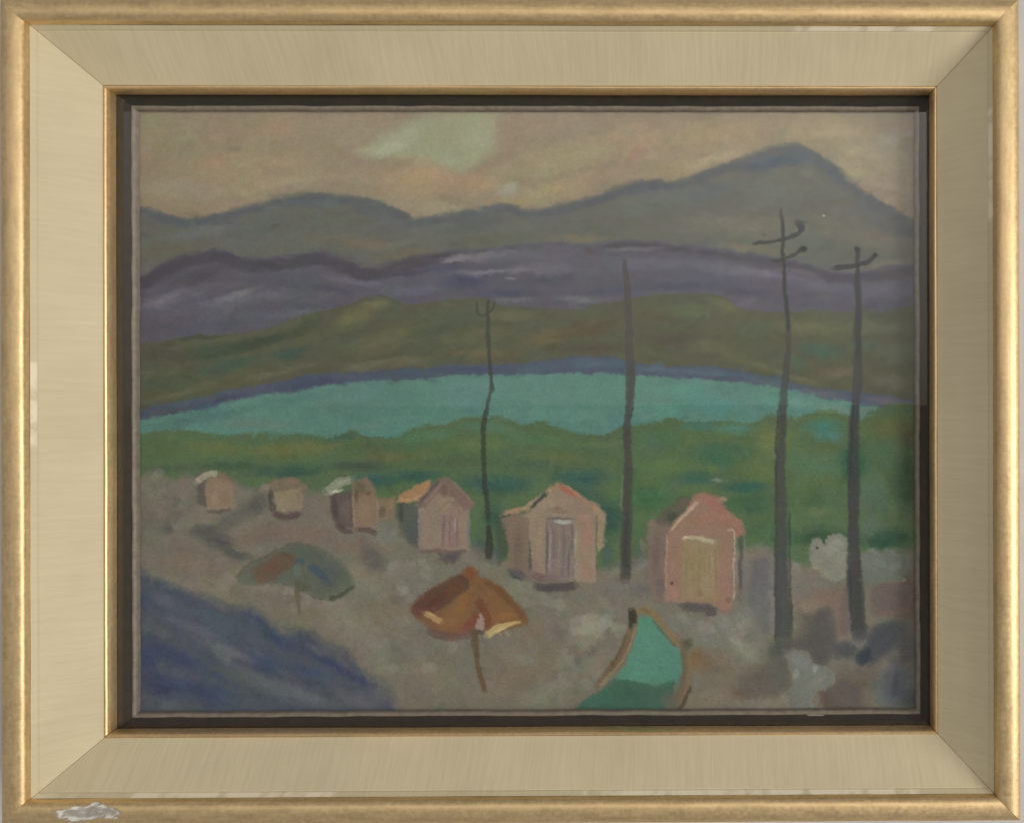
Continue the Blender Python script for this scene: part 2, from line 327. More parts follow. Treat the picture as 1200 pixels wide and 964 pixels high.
    for d in [(185, 572, 28, 22, (104, 104, 92), 0), (180, 620, 30, 30, (94, 94, 82), 0), (210, 640, 40, 18, (104, 94, 84), 0), (290, 575, 40, 14, (104, 100, 88), 0), (270, 608, 36, 15, (86, 85, 81), -30), (240, 620, 30, 10, (80, 80, 76), -8), (255, 632, 30, 14, (76, 76, 76), 10), (300, 590, 24, 16, (80, 80, 78), -40), (275, 647, 30, 8, (78, 80, 78), 20), (200, 618, 12, 8, (82, 82, 78), 0), (310, 625, 50, 14, (108, 94, 80), -14), (360, 625, 40, 16, (112, 96, 84), 0), (220, 660, 60, 14, (112, 100, 84), 10), (200, 680, 40, 10, (112, 106, 92), 15), (300, 680, 50, 14, (114, 112, 98), 15), (250, 690, 40, 12, (116, 108, 92), 20),
              (420, 640, 40, 14, (112, 98, 82), 0), (440, 660, 40, 14, (92, 88, 82), 60), (455, 625, 20, 16, (106, 106, 98), 0), (420, 680, 40, 26, (118, 110, 94), 0), (400, 720, 50, 26, (114, 112, 96), 30), (350, 720, 36, 18, (110, 104, 88), 40), (455, 690, 40, 30, (112, 110, 94), 0), (455, 720, 50, 22, (116, 106, 86), 0), (430, 760, 50, 18, (110, 108, 94), 30), (470, 770, 40, 22, (102, 104, 92), 30), (490, 660, 40, 14, (108, 104, 88), 0), (560, 655, 30, 14, (112, 108, 92), 30), (600, 690, 40, 20, (112, 108, 92), 20), (500, 790, 50, 22, (110, 104, 88), 20),
              (520, 820, 50, 16, (104, 100, 86), 0), (610, 780, 60, 44, (114, 102, 84), 0), (620, 740, 30, 18, (112, 100, 84), 0), (580, 810, 40, 18, (112, 102, 86), 0), (660, 720, 50, 20, (108, 104, 90), 0), (690, 730, 26, 20, (120, 116, 100), -30), (680, 745, 24, 14, (122, 120, 102), 0), (700, 715, 34, 14, (110, 106, 94), 0), (660, 790, 50, 14, (100, 98, 88), -36), (680, 775, 30, 9, (92, 90, 84), -36), (640, 815, 50, 14, (116, 112, 94), -10), (700, 780, 16, 30, (116, 106, 92), 35), (650, 800, 30, 10, (116, 112, 96), -30), (740, 690, 40, 14, (96, 94, 90), 0), (720, 690, 24, 14, (104, 100, 92), 0), (750, 660, 16, 10, (112, 112, 102), 0), (730, 660, 24, 8, (92, 94, 92), 0),
              (880, 680, 30, 34, (104, 102, 96), 0), (890, 650, 30, 14, (112, 102, 90), 0), (940, 685, 40, 22, (106, 100, 94), 0), (880, 720, 40, 30, (106, 108, 96), 0), (800, 730, 50, 12, (104, 104, 96), -8), (850, 735, 50, 16, (112, 112, 98), -10), (830, 750, 40, 14, (104, 106, 96), 0), (870, 760, 30, 18, (114, 114, 98), 30), (830, 780, 36, 24, (108, 92, 76), 30), (815, 775, 20, 14, (112, 90, 66), 40), (850, 800, 50, 26, (106, 96, 82), 0), (830, 820, 40, 18, (110, 100, 86), 0), (895, 795, 36, 22, (92, 84, 74), 0), (870, 810, 24, 12, (92, 76, 68), 0), (905, 770, 20, 26, (96, 94, 80), 10), (905, 825, 50, 10, (114, 106, 92), 0),
              (950, 710, 50, 16, (116, 102, 88), 0), (975, 700, 40, 18, (112, 92, 82), 0), (985, 730, 24, 26, (114, 92, 82), 0), (1045, 690, 36, 20, (114, 94, 84), 0), (1040, 715, 30, 12, (108, 90, 82), 0), (1060, 700, 20, 40, (90, 78, 68), 0), (950, 745, 40, 22, (94, 86, 78), 40), (935, 755, 22, 14, (82, 78, 74), 0), (960, 720, 24, 9, (86, 80, 70), -20), (955, 740, 26, 20, (88, 82, 74), 60), (985, 765, 20, 10, (84, 80, 78), 0), (960, 772, 16, 9, (82, 78, 74), 20),
              (1000, 800, 44, 26, (92, 84, 74), 0), (975, 815, 30, 20, (98, 82, 74), 60), (1050, 800, 40, 26, (86, 90, 92), 0), (1060, 760, 24, 40, (82, 82, 82), 0), (1040, 815, 22, 14, (92, 98, 102), 30), (1050, 785, 20, 9, (76, 78, 84), 60), (1065, 820, 20, 20, (74, 78, 82), 0)]:
        dab(*d[:5], ang=d[5], a=.9, hard=.12, only=m7)
    restroke(900, 12, 4.5, -10, 4.2, .42, (X0, 550, X1, Y1), 60, 9)
    # pale bushes on the right
    poly([(950, 645), (953, 634), (960, 633), (964, 640), (968, 631), (980, 628), (990, 632), (994, 642), (996, 660), (990, 675), (975, 680), (962, 670), (950, 660)], (124, 124, 102), 3.5, .9, True)
    dab(972, 645, 12, 9, (134, 132, 110), 30, .7); dab(985, 655, 12, 9, (130, 128, 106), -40, .7); dab(976, 668, 12, 7, (126, 124, 104), 0, .6); dab(980, 637, 8, 4, (138, 136, 114), 10, .6)
    dab(956, 638, 4, 3, (120, 110, 98), 0, .6); dab(957, 643, 1.5, 1.5, (60, 58, 52), 0, .7)
    poly([(1008, 650), (1020, 647), (1032, 652), (1040, 645), (1050, 652), (1060, 650), (1064, 660), (1058, 676), (1040, 684), (1015, 686), (1006, 670)], (108, 112, 96), 5, .85, True)
    dab(1030, 660, 14, 8, (116, 118, 102), 20, .6); dab(1050, 665, 10, 7, (118, 118, 100), -30, .6); dab(1059, 680, 4, 3, (132, 126, 108), 0, .6)
    poly([(912, 758), (922, 757), (932, 763), (944, 766), (950, 778), (962, 782), (973, 788), (976, 800), (968, 808), (955, 812), (948, 826), (958, 836), (930, 840), (918, 815), (928, 800), (922, 780)], (112, 114, 100), 4, .85, True)
    dab(935, 775, 18, 10, (118, 122, 112), 40, .7); dab(957, 796, 14, 8, (122, 122, 106), -40, .7); dab(932, 790, 5, 8, (138, 138, 124), 10, .7); dab(952, 786, 4, 6, (140, 140, 128), 20, .7); dab(920, 768, 8, 8, (116, 122, 116), 0, .6)
    poly([(957, 812), (975, 806), (985, 820), (990, 840), (970, 840), (966, 828)], (98, 82, 72), 4, .7, True)
    poly([(965, 838), (970, 830), (977, 832), (984, 840)], (116, 106, 98), 3, .7)
    poly([(1003, 770), (1012, 757), (1020, 745), (1035, 732), (1050, 730), (1052, 745), (1046, 762), (1032, 772), (1018, 780), (1007, 778)], (74, 78, 80), 8, .7, True)
    poly([(1000, 755), (988, 752), (978, 757), (978, 770), (992, 772), (1002, 766)], (88, 86, 84), 8, .6, True)
    dab(1028, 742, 18, 11, (72, 74, 76), -30, .6); dab(1010, 772, 9, 7, (62, 70, 78), -20, .6)
    poly([(990, 705), (1000, 706), (998, 745), (988, 748)], (98, 98, 98), 4, .6)
    dab(1000, 755, 14, 5, (108, 106, 100), 10, .7)
    rr = np.random.default_rng(41)
    for cx, cy, sx, sy, n, base in ((1032, 664, 24, 12, 12, (112, 115, 99)), (900, 700, 28, 46, 30, (106, 107, 98)), (850, 730, 44, 18, 26, (110, 110, 98)), (690, 735, 30, 22, 26, (120, 117, 101)), (670, 790, 40, 22, 26, (112, 110, 96)), (620, 700, 40, 16, 20, (112, 109, 94)), (430, 740, 60, 40, 34, (112, 109, 94)), (380, 690, 50, 20, 20, (112, 107, 92)), (250, 680, 50, 16, 22, (114, 107, 91)), (200, 600, 30, 40, 24, (104, 102, 90)), (470, 680, 30, 30, 20, (112, 108, 94))):
        for _ in range(n):
            dab(rr.normal(cx, sx * .6), rr.normal(cy, sy * .6), rr.uniform(8, 17), rr.uniform(5, 9), np.array(base) + rr.normal(0, 6) + rr.normal(0, 1.5, 3), rr.uniform(-60, 60), .5, .5, thick=.5)
    # loose shapes by the feet of the two tall poles
    for pts, c, so, al in (
        ([(872, 650), (905, 648), (908, 700), (904, 745), (880, 742), (868, 700)], (104, 102, 97), 12, .6),
        ([(985, 688), (1000, 690), (998, 715), (992, 745), (984, 742), (980, 712)], (118, 97, 87), 8, .8),
        ([(1020, 686), (1045, 682), (1066, 690), (1062, 716), (1035, 718), (1018, 706)], (118, 98, 88), 9, .8),
        ([(930, 748), (945, 738), (952, 722), (968, 715), (978, 724), (981, 752), (972, 776), (955, 782), (944, 768), (932, 764)], (90, 86, 79), 13, .75),
        ([(978, 757), (990, 751), (1003, 756), (1004, 770), (992, 774), (979, 769)], (86, 84, 82), 9, .7),
        ([(1002, 770), (1012, 757), (1019, 744), (1034, 731), (1052, 726), (1060, 738), (1050, 758), (1034, 771), (1018, 780), (1006, 779)], (80, 83, 84), 13, .75),
        ([(1003, 771), (1010, 762), (1018, 760), (1020, 770), (1014, 779), (1005, 778)], (62, 68, 75), 4, .8),
        ([(1000, 746), (1010, 745), (1014, 752), (1002, 757)], (116, 110, 102), 4, .8),
        ([(858, 792), (876, 783), (893, 779), (905, 764), (914, 766), (927, 792), (922, 812), (900, 819), (872, 817), (860, 807)], (102, 91, 80), 13, .75),
        ([(900, 752), (912, 752), (922, 776), (918, 800), (905, 798), (898, 776)], (98, 97, 82), 8, .8),
        ([(957, 812), (972, 806), (984, 795), (1008, 800), (1016, 825), (1010, 842), (985, 842), (966, 830)], (101, 91, 81), 13, .7),
        ([(957, 810), (968, 812), (972, 826), (968, 832)], (102, 80, 70), 3, .8),
        ([(1030, 786), (1052, 780), (1064, 800), (1058, 832), (1038, 836), (1028, 812)], (94, 97, 99), 14, .65),
        ([(1044, 796), (1052, 793), (1051, 812), (1044, 816)], (72, 76, 84), 5, .75),
        ([(948, 646), (951, 634), (959, 631), (965, 638), (970, 629), (982, 627), (991, 632), (995, 642), (997, 660), (991, 676), (976, 681), (963, 671), (951, 661)], (127, 128, 107), 4, .92),
        ([(1008, 655), (1020, 648), (1033, 653), (1041, 645), (1052, 652), (1061, 650), (1064, 662), (1058, 675), (1040, 682), (1016, 684)], (112, 116, 100), 7, .7),
        ([(911, 759), (921, 756), (933, 763), (945, 766), (951, 778), (963, 782), (974, 788), (977, 800), (968, 809), (954, 812), (948, 826), (952, 838), (928, 840), (920, 816), (929, 800), (923, 780)], (116, 118, 104), 4.5, .9)):
        poly(pts, c, so, al, True)
    for q in ((972, 645, 12, 8, (138, 138, 116), 30), (984, 656, 12, 7, (132, 131, 110), -40), (968, 664, 10, 5, (120, 121, 102), 10), (980, 637, 9, 4, (144, 143, 121), 10), (955, 639, 5, 4, (120, 116, 102), 0), (935, 775, 16, 9, (124, 128, 119), 40), (958, 797, 14, 7, (126, 126, 110), -40), (932, 790, 4, 8, (142, 142, 128), 10), (953, 786, 4, 6, (148, 148, 136), 20), (925, 820, 16, 10, (114, 110, 96), 10), (1030, 660, 13, 6, (121, 123, 107), 20), (1050, 663, 9, 6, (122, 122, 104), -30)):
        dab(*q[:5], ang=q[5], a=.75, hard=.45)
    dab(957, 643, 1.8, 1.6, (58, 55, 50), 0, .85)
    # ---- blue water, lower left
    poly([(130, 664), (160, 668), (190, 678), (215, 688), (245, 699), (262, 708), (292, 711), (310, 724), (328, 742), (345, 735), (362, 738), (385, 754), (402, 762), (418, 775), (432, 792), (450, 806), (468, 840), (470, 860), (130, 860)], (72, 80, 88), 13, 1)
    w = CUR[0]
    for d in [(180, 690, 36, 12, (74, 80, 90), 15), (215, 715, 50, 12, (74, 82, 92), 15), (180, 735, 30, 9, (80, 88, 90), 20), (170, 700, 14, 14, (66, 76, 96), 0), (300, 722, 22, 9, (68, 76, 96), 35), (325, 748, 26, 9, (62, 70, 96), 40), (270, 735, 60, 18, (78, 88, 92), 20), (350, 755, 30, 14, (68, 76, 92), 20), (385, 775, 34, 9, (60, 68, 94), 28), (420, 795, 30, 8, (62, 68, 92), 30), (360, 785, 30, 10, (66, 78, 98), 10), (310, 775, 26, 14, (64, 76, 96), 20), (290, 795, 60, 10, (84, 90, 88), 20), (200, 765, 60, 16, (60, 68, 92), 28), (190, 800, 40, 20, (58, 66, 90), 20),
              (240, 810, 60, 16, (62, 72, 92), 24), (170, 770, 20, 24, (58, 68, 96), 0), (256, 762, 12, 10, (104, 106, 104), 40), (264, 770, 9, 10, (98, 102, 100), 30), (260, 760, 40, 9, (86, 92, 92), 25), (350, 815, 60, 14, (84, 92, 94), 10), (420, 820, 40, 14, (82, 86, 90), 0), (300, 825, 60, 12, (74, 82, 90), 8), (200, 825, 40, 12, (78, 86, 90), 0), (250, 790, 30, 6, (68, 78, 92), 25), (445, 815, 20, 14, (86, 86, 90), 30), (185, 822, 8, 5, (62, 72, 72), 0), (400, 765, 14, 7, (80, 80, 84), 0), (370, 760, 18, 6, (84, 88, 92), 35)]:
        dab(*d[:5], ang=d[5], a=.85, hard=.12, only=w)
    restroke(400, 15, 4, 25, 4, .42, (X0, 665, 480, Y1), 30, 10)
    for x, y, rx, ry, c in ((235, 738, 60, 9, (92, 97, 102)), (300, 792, 60, 10, (90, 95, 98)), (355, 812, 60, 10, (92, 97, 100)), (190, 702, 30, 10, (88, 92, 98)), (270, 762, 40, 9, (98, 101, 103)), (415, 818, 40, 12, (94, 96, 98)), (200, 826, 40, 10, (86, 92, 98))):
        dab(x, y, rx, ry, c, 24, .6, .0, only=w)
    for x, y, rx, ry in ((330, 735, 26, 9), (395, 772, 30, 9), (440, 808, 24, 12), (250, 704, 34, 8), (300, 716, 20, 8)):
        dab(x, y, rx, ry, (92, 92, 90), 32, .45, .0)
    # dull marks in the sand by the huts
    dab(420, 700, 22, 26, (100, 94, 88), 20, .3); dab(432, 655, 14, 18, (92, 86, 84), -30, .5)
    smudge(4200, .45, 0, 77)
    h0 = CUR[0]
    # ---- hut 1 (smallest)
    dab(224, 585, 14, 14, (92, 92, 84), 0, .5, .1); dab(285, 590, 12, 14, (90, 89, 83), 0, .5, .1)
    poly([(229, 566), (240, 562), (244, 595), (233, 590)], (82, 78, 71), 4, .9)
    poly([(239, 566), (250, 558), (260, 555), (274, 567), (273, 593), (258, 597), (242, 596)], (126, 107, 86), 4, .95)
    line([(230, 564), (240, 556), (254, 554)], (8, 7), (148, 138, 116), .9, 3); line([(256, 555), (266, 559), (275, 567)], (6, 6), (114, 93, 78), .85, 3)
    dab(266, 580, 6, 12, (114, 97, 80), 0, .5); dab(252, 584, 6, 9, (136, 119, 96), 0, .6); line([(242, 598), (256, 599), (270, 596)], 4, (84, 74, 69), .6, 3)
    # ---- hut 2
    poly([(304, 572), (314, 564), (330, 559), (345, 559), (356, 567), (357, 575), (335, 576), (318, 576)], (116, 96, 82), 4, .85, True)
    dab(310, 570, 9, 4, (124, 116, 102), -25, .6); dab(340, 563, 10, 5, (124, 98, 84), 0, .5)
    poly([(320, 576), (350, 571), (354, 578), (353, 597), (322, 598)], (128, 114, 90), 3, .95)
    dab(330, 588, 8, 9, (136, 122, 96), 0, .6); dab(349, 584, 3, 10, (114, 98, 80), 0, .6); dab(316, 581, 4, 12, (76, 70, 66), 0, .8); dab(318, 593, 5, 6, (82, 70, 66), 30, .7)
    line([(320, 600), (334, 605), (350, 602)], (7, 6), (84, 64, 66), .85, 3); dab(331, 596, 3, 2, (148, 134, 116), 0, .6)
    # ---- hut 3
    poly([(440, 582), (452, 583), (463, 582), (462, 604), (448, 610), (440, 606)], (118, 98, 76), 4, .8); dab(446, 600, 6, 8, (96, 76, 62), 10, .8); dab(456, 592, 5, 9, (130, 106, 80), 10, .7)
    poly([(386, 578), (411, 574), (414, 616), (398, 618), (388, 604)], (86, 76, 72), 3, .95); dab(392, 594, 5, 18, (66, 64, 60), -4, .7); dab(404, 596, 6, 18, (104, 90, 84), 0, .6)
    poly([(411, 566), (418, 560), (428, 558), (438, 572), (442, 584), (441, 612), (430, 619), (413, 617)], (120, 98, 80), 3, .95)
    dab(420, 570, 8, 10, (88, 84, 62), 20, .8); dab(426, 600, 10, 16, (128, 104, 84), 0, .6); line([(412, 580), (413, 600), (413, 616)], 2, (134, 116, 100), .6)
    dab(416, 580, 3, 9, (84, 68, 56), 0, .6); dab(430, 577, 5, 3, (82, 64, 52), 20, .5); line([(441, 580), (441, 612)], 2, (134, 124, 110), .5)
    line([(382, 575), (395, 566), (410, 561)], (11, 10), (130, 134, 114), .9, 3, .3); line([(387, 577), (400, 573)], (4, 3), (178, 176, 148), .9, 2); line([(392, 567), (409, 560)], 2.5, (150, 148, 126), .6, 2)
    line([(394, 614), (404, 621), (412, 622)], (7, 4), (78, 62, 64), .8, 3); line([(418, 619), (430, 620), (439, 624)], (7, 5), (84, 64, 64), .8, 3)
    # ---- hut 4
    dab(560, 640, 12, 22, (78, 80, 80), 0, .6, .1); dab(520, 655, 16, 7, (98, 84, 78), 0, .6)
    poly([(466, 584), (476, 590), (491, 592), (491, 642), (480, 636), (468, 622), (464, 602)], (78, 79, 76), 4, .9); dab(469, 600, 4, 16, (62, 63, 57), 0, .7); dab(480, 620, 8, 18, (76, 80, 78), 0, .5); dab(468, 626, 6, 6, (96, 86, 74), 0, .5)
    poly([(488, 597), (512, 566), (549, 594), (548, 645), (489, 643)], (128, 108, 94), 2.5, .97)
    dab(498, 620, 8, 24, (132, 112, 96), 0, .6, .1); dab(542, 620, 6, 24, (134, 112, 98), 0, .6, .1)
    poly([(484, 593), (486, 586), (500, 572), (512, 560), (524, 559), (536, 570), (554, 590), (551, 595), (544, 597), (530, 584), (516, 576), (506, 584), (496, 594)], (112, 90, 82), 2.6, .95)
    line([(513, 563), (500, 578), (490, 589)], (4, 3), (82, 74, 74), .8, 2); line([(517, 566), (506, 580), (497, 588)], 3, (130, 110, 102), .6, 2); line([(520, 568), (535, 580), (550, 593)], 5, (116, 90, 80), .7, 3); line([(528, 563), (540, 576), (552, 590)], 3, (132, 102, 90), .6, 2)
    dab(520, 576, 5, 8, (92, 76, 66), 0, .6); dab(521, 588, 10, 6, (140, 118, 100), 0, .7); dab(534, 588, 5, 4, (100, 82, 72), 30, .4)
    line([(510, 600), (522, 588), (532, 590), (537, 602)], 3, (116, 94, 84), .55, 2)
    poly([(515, 602), (536, 602), (536, 641), (516, 641)], (122, 98, 94), 3, .75); line([(518, 602), (518, 640)], 2.5, (98, 82, 84), .7); line([(526, 600), (526, 640)], 2, (106, 86, 84), .6); line([(532, 606), (532, 622)], 2.5, (154, 134, 122), .8); line([(522, 606), (522, 640)], 2, (136, 112, 104), .6); line([(535, 606), (534, 638)], 2, (104, 86, 82), .6)
    line([(548, 600), (548, 640)], 2.6, (104, 104, 110), .75); line([(490, 600), (490, 632)], 3, (104, 106, 112), .6, 2)
    poly([(464, 588), (468, 578), (482, 570), (498, 563), (505, 563), (500, 574), (490, 583), (478, 588)], (150, 112, 78), 2.6, .97, True); line([(468, 584), (480, 586), (492, 580)], 3, (172, 134, 98), .6, 2); line([(474, 578), (494, 568)], 3, (140, 102, 68), .6, 2)
    line([(492, 645), (512, 644), (530, 647), (545, 645)], 4, (96, 74, 70), .75, 3); poly([(514, 648), (540, 648), (532, 658), (520, 657)], (78, 72, 72), 4, .85)
    # ---- hut 5
    dab(578, 650, 8, 16, (84, 88, 92), 10, .6); dab(710, 650, 10, 26, (76, 84, 84), 0, .6, .1)
    poly([(582, 606), (596, 600), (594, 650), (584, 660), (580, 640)], (64, 70, 63), 7, .75)
    poly([(586, 608), (600, 602), (620, 598), (622, 682), (606, 676), (592, 664), (595, 640)], (114, 95, 84), 4, .95); dab(606, 640, 7, 30, (98, 78, 72), 0, .6, .1); dab(600, 608, 9, 6, (116, 92, 72), 0, .6)
    line([(619, 610), (620, 640), (620, 668)], 2.6, (70, 62, 60), .75, 2, .5)
    poly([(616, 603), (628, 590), (642, 576), (654, 566), (672, 574), (690, 588), (698, 600), (697, 682), (624, 678), (620, 640)], (132, 112, 96), 2.5, .97)
    dab(630, 640, 7, 34, (136, 114, 98), 0, .6, .1); dab(640, 590, 12, 8, (138, 116, 98), 0, .5); dab(626, 668, 6, 14, (128, 102, 96), 0, .5); dab(660, 580, 12, 8, (134, 112, 96), 0, .5)
    dab(686, 630, 8, 26, (148, 104, 90), 0, .65, .1); dab(683, 608, 7, 8, (146, 106, 92), 0, .5); dab(686, 668, 8, 14, (132, 102, 92), 0, .5); dab(678, 602, 8, 14, (136, 106, 92), 0, .4)
    poly([(690, 586), (700, 592), (708, 602), (708, 615), (705, 640), (698, 648), (697, 606)], (138, 118, 94), 3, .95); line([(698, 604), (697, 640)], 1.8, (98, 78, 66), .7); line([(698, 648), (698, 676)], 2.2, (84, 80, 78), .6)
    poly([(584, 604), (592, 598), (612, 593), (630, 582), (646, 569), (654, 564), (660, 567), (640, 578), (628, 588), (618, 597), (600, 602)], (140, 110, 84), 2.6, .95); line([(610, 596), (628, 584), (644, 573)], 3, (152, 126, 104), .75, 2); line([(590, 601), (606, 597)], 4, (150, 118, 84), .7, 2)
    line([(621, 594), (630, 586), (639, 578)], (3, 6), (58, 62, 60), .92, 1.8); line([(612, 606), (622, 597), (636, 588)], 3, (138, 114, 98), .6, 2)
    line([(656, 571), (664, 576), (672, 581)], (6, 6), (152, 86, 66), .9, 2); line([(672, 577), (684, 587), (700, 597)], 4, (148, 108, 84), .7, 3); line([(664, 572), (680, 583)], 3, (160, 104, 80), .6, 2)
    dab(652, 598, 14, 5, (112, 92, 78), 0, .65); dab(652, 595, 4, 3, (98, 78, 66), 0, .4); dab(642, 602, 6, 8, (116, 98, 88), 0, .4)
    poly([(638, 607), (672, 607), (671, 680), (638, 680)], (114, 100, 94), 3, .9); line([(638, 608), (672, 607)], 3, (88, 82, 78), .75)
    line([(639, 612), (639, 676)], 2.4, (86, 80, 80), .8, 1.5); line([(643, 618), (642, 668)], 2.2, (142, 130, 124), .8); line([(647, 615), (647, 676)], 2.5, (104, 92, 90), .6); line([(653, 618), (653, 672)], 2.6, (132, 116, 106), .7); line([(660, 612), (659, 678)], 4, (104, 90, 88), .7); line([(665, 640), (665, 676)], 2.4, (80, 74, 76), .6); line([(669, 612), (668, 650)], 2.2, (84, 78, 78), .7); line([(673, 622), (672, 650)], 2, (150, 138, 130), .7); line([(674, 655), (673, 676)], 4, (126, 116, 114), .7)
    line([(649, 611), (660, 612), (668, 611)], (4, 5), (148, 146, 138), .92, 1.8)
    line([(627, 687), (640, 689), (655, 688), (673, 686)], (8, 9), (72, 64, 66), .92, 3); dab(640, 678, 16, 5, (106, 84, 82), 0, .6); dab(604, 672, 14, 7, (74, 74, 78), 25, .75); dab(630, 675, 9, 5, (92, 72, 68), 0, .6)
    # ---- hut 6
    dab(748, 648, 10, 16, (84, 92, 78), 0, .6, .1); dab(878, 655, 12, 14, (108, 104, 90), 0, .5, .1); dab(752, 640, 4, 12, (116, 112, 84), 0, .6)
    poly([(756, 614), (768, 607), (786, 612), (782, 640), (779, 708), (764, 704), (757, 680)], (112, 95, 84), 6, .92); dab(768, 650, 8, 34, (100, 82, 78), 0, .6, .1); dab(772, 690, 7, 16, (92, 80, 82), 0, .6); dab(764, 612, 8, 5, (124, 102, 84), -20, .7)
    poly([(764, 612), (778, 597), (795, 584), (806, 582), (812, 590), (796, 606), (784, 616)], (84, 77, 70), 6, .85); dab(786, 606, 9, 5, (60, 62, 60), -35, .7); dab(799, 590, 9, 5, (104, 82, 72), -35, .6)
    poly([(780, 622), (790, 610), (806, 592), (815, 580), (826, 580), (842, 586), (852, 600), (868, 612), (872, 624), (866, 628), (859, 630), (857, 712), (846, 716), (830, 708), (778, 705), (778, 660)], (132, 103, 87), 2.6, .97)
    poly([(806, 590), (814, 578), (826, 576), (842, 583), (850, 600), (866, 610), (872, 624), (862, 628), (846, 616), (830, 594), (818, 586)], (136, 98, 82), 3, .9); dab(846, 586, 6, 4, (152, 122, 92), 10, .7)
    dab(815, 610, 20, 10, (132, 98, 74), 0, .6, .1); dab(832, 604, 10, 8, (138, 102, 80), 30, .5); dab(787, 660, 7, 34, (136, 107, 91), 0, .55, .1); dab(850, 660, 7, 36, (136, 100, 84), 0, .55, .1); dab(790, 695, 9, 9, (152, 112, 96), 0, .5)
    poly([(799, 630), (840, 632), (840, 704), (797, 704)], (128, 112, 82), 4, .92); dab(816, 652, 12, 22, (126, 114, 80), 0, .6, .1); dab(824, 680, 12, 22, (132, 116, 88), 0, .6, .1); dab(820, 695, 5, 4, (108, 92, 76), 0, .5)
    for xx, c in ((803, (118, 106, 78)), (812, (122, 108, 76)), (818, (112, 102, 74)), (827, (136, 120, 90)), (833, (144, 124, 98)), (838, (120, 98, 78))):
        line([(xx, 640), (xx, 698)], 2.6, c, .55, 2)
    line([(800, 631), (812, 631), (836, 635)], (4, 5), (158, 148, 114), .9, 2.5); line([(799, 630), (806, 630)], 3, (182, 170, 140), .8, 1.8)
    line([(784, 622), (798, 606), (816, 588)], (2.5, 4.5), (164, 136, 118), .85, 2); line([(780, 626), (779, 660), (779, 690)], 2, (156, 126, 110), .65, 1.6)
    line([(850, 622), (859, 625), (859, 660), (858, 704)], 2.0, (172, 150, 132), .72, 1.5); line([(862, 628), (861, 700)], 3, (132, 108, 98), .7, 2); line([(867, 628), (867, 660), (866, 690)], 4, (76, 70, 70), .88, 2, .4); line([(866, 690), (866, 706)], 5, (100, 90, 88), .7, 3); line([(872, 624), (871, 650)], 2, (132, 116, 98), .6)
    dab(786, 684, 2, 2.2, (48, 36, 30), 0, .95)
    poly([(792, 709), (806, 706), (824, 708), (838, 712), (838, 720), (832, 722), (822, 718), (800, 715)], (78, 74, 72), 3, .92); dab(848, 714, 9, 7, (126, 96, 84), 0, .6); dab(852, 704, 4, 5, (96, 76, 66), 0, .5)
    # ---- red and blue parasol
    poly([(276, 674), (290, 662), (312, 650), (335, 638), (352, 637), (372, 642), (395, 656), (408, 672), (413, 684), (404, 693), (385, 702), (368, 698), (352, 690), (335, 684), (318, 683), (300, 682), (284, 682)], (82, 88, 76), 7, .88, True)
    line([(278, 672), (295, 659), (318, 647), (338, 637)], (2, 4), (88, 86, 72), .6, 3); line([(335, 636), (352, 637), (370, 641)], 4, (82, 84, 68), .7, 3)
    dab(287, 676, 9, 6, (100, 101, 88), -20, .7); dab(386, 672, 24, 14, (76, 84, 80), 30, .7, .1); dab(362, 650, 18, 8, (82, 86, 76), 20, .7); dab(390, 664, 12, 6, (84, 86, 82), 40, .6); dab(402, 684, 10, 8, (86, 94, 80), -20, .6)
    poly([(294, 667), (312, 653), (330, 645), (346, 652), (342, 662), (326, 676), (312, 682), (300, 680)], (100, 74, 60), 7, .75, True); dab(318, 664, 16, 9, (108, 72, 58), -20, .5, .1); dab(336, 650, 10, 5, (92, 70, 58), 10, .6)
    dab(370, 668, 14, 7, (64, 78, 90), 38, .85); dab(380, 680, 13, 6, (66, 78, 86), 30, .7); dab(352, 656, 8, 3.5, (66, 78, 90), 25, .7); dab(336, 677, 13, 8, (88, 92, 82), -10, .8); dab(348, 668, 5, 9, (98, 106, 100), 0, .6)
    line([(385, 702), (400, 696), (412, 686)], (4, 5), (62, 66, 50), .85, 2.5); line([(362, 697), (385, 702)], 3, (92, 94, 78), .6, 2)
    poly([(330, 688), (345, 687), (343, 694), (332, 696)], (120, 112, 94), 3, .7)
    line([(348, 680), (347, 694), (349, 704), (350, 718)], (7, 6, 4, 2), (84, 80, 62), .75, 3); dab(356, 688, 6, 5, (82, 82, 64), 0, .7)
    # ---- orange parasol
    poly([(478, 714), (484, 704), (500, 691), (520, 679), (538, 673), (542, 666), (549, 664), (557, 668), (560, 676), (574, 679), (588, 687), (602, 702), (614, 718), (618, 728), (610, 733), (590, 738), (570, 745), (565, 738), (561, 720), (556, 730), (552, 742), (540, 746), (524, 750), (510, 744), (500, 735), (490, 726)], (112, 79, 54), 2.6, .97)
    poly([(480, 712), (500, 692), (522, 679), (542, 674), (548, 690), (524, 706), (506, 718), (496, 722), (484, 720)], (86, 62, 52), 4, .92, True); dab(510, 702, 20, 6, (84, 52, 44), -30, .6); dab(486, 716, 8, 5, (112, 68, 62), 0, .6); dab(530, 690, 16, 6, (100, 64, 46), -30, .6); dab(500, 715, 14, 6, (108, 70, 58), -20, .6)
    poly([(550, 686), (557, 680), (556, 706), (546, 726), (538, 738), (516, 738), (510, 726), (528, 706)], (117, 83, 54), 4, .9, True); dab(522, 728, 13, 7, (126, 90, 58), 0, .6); dab(540, 708, 7, 16, (130, 88, 50), 30, .6)
    dab(549, 672, 7, 9, (122, 68, 46), 0, .85); dab(560, 680, 9, 6, (122, 82, 52), 10, .6)
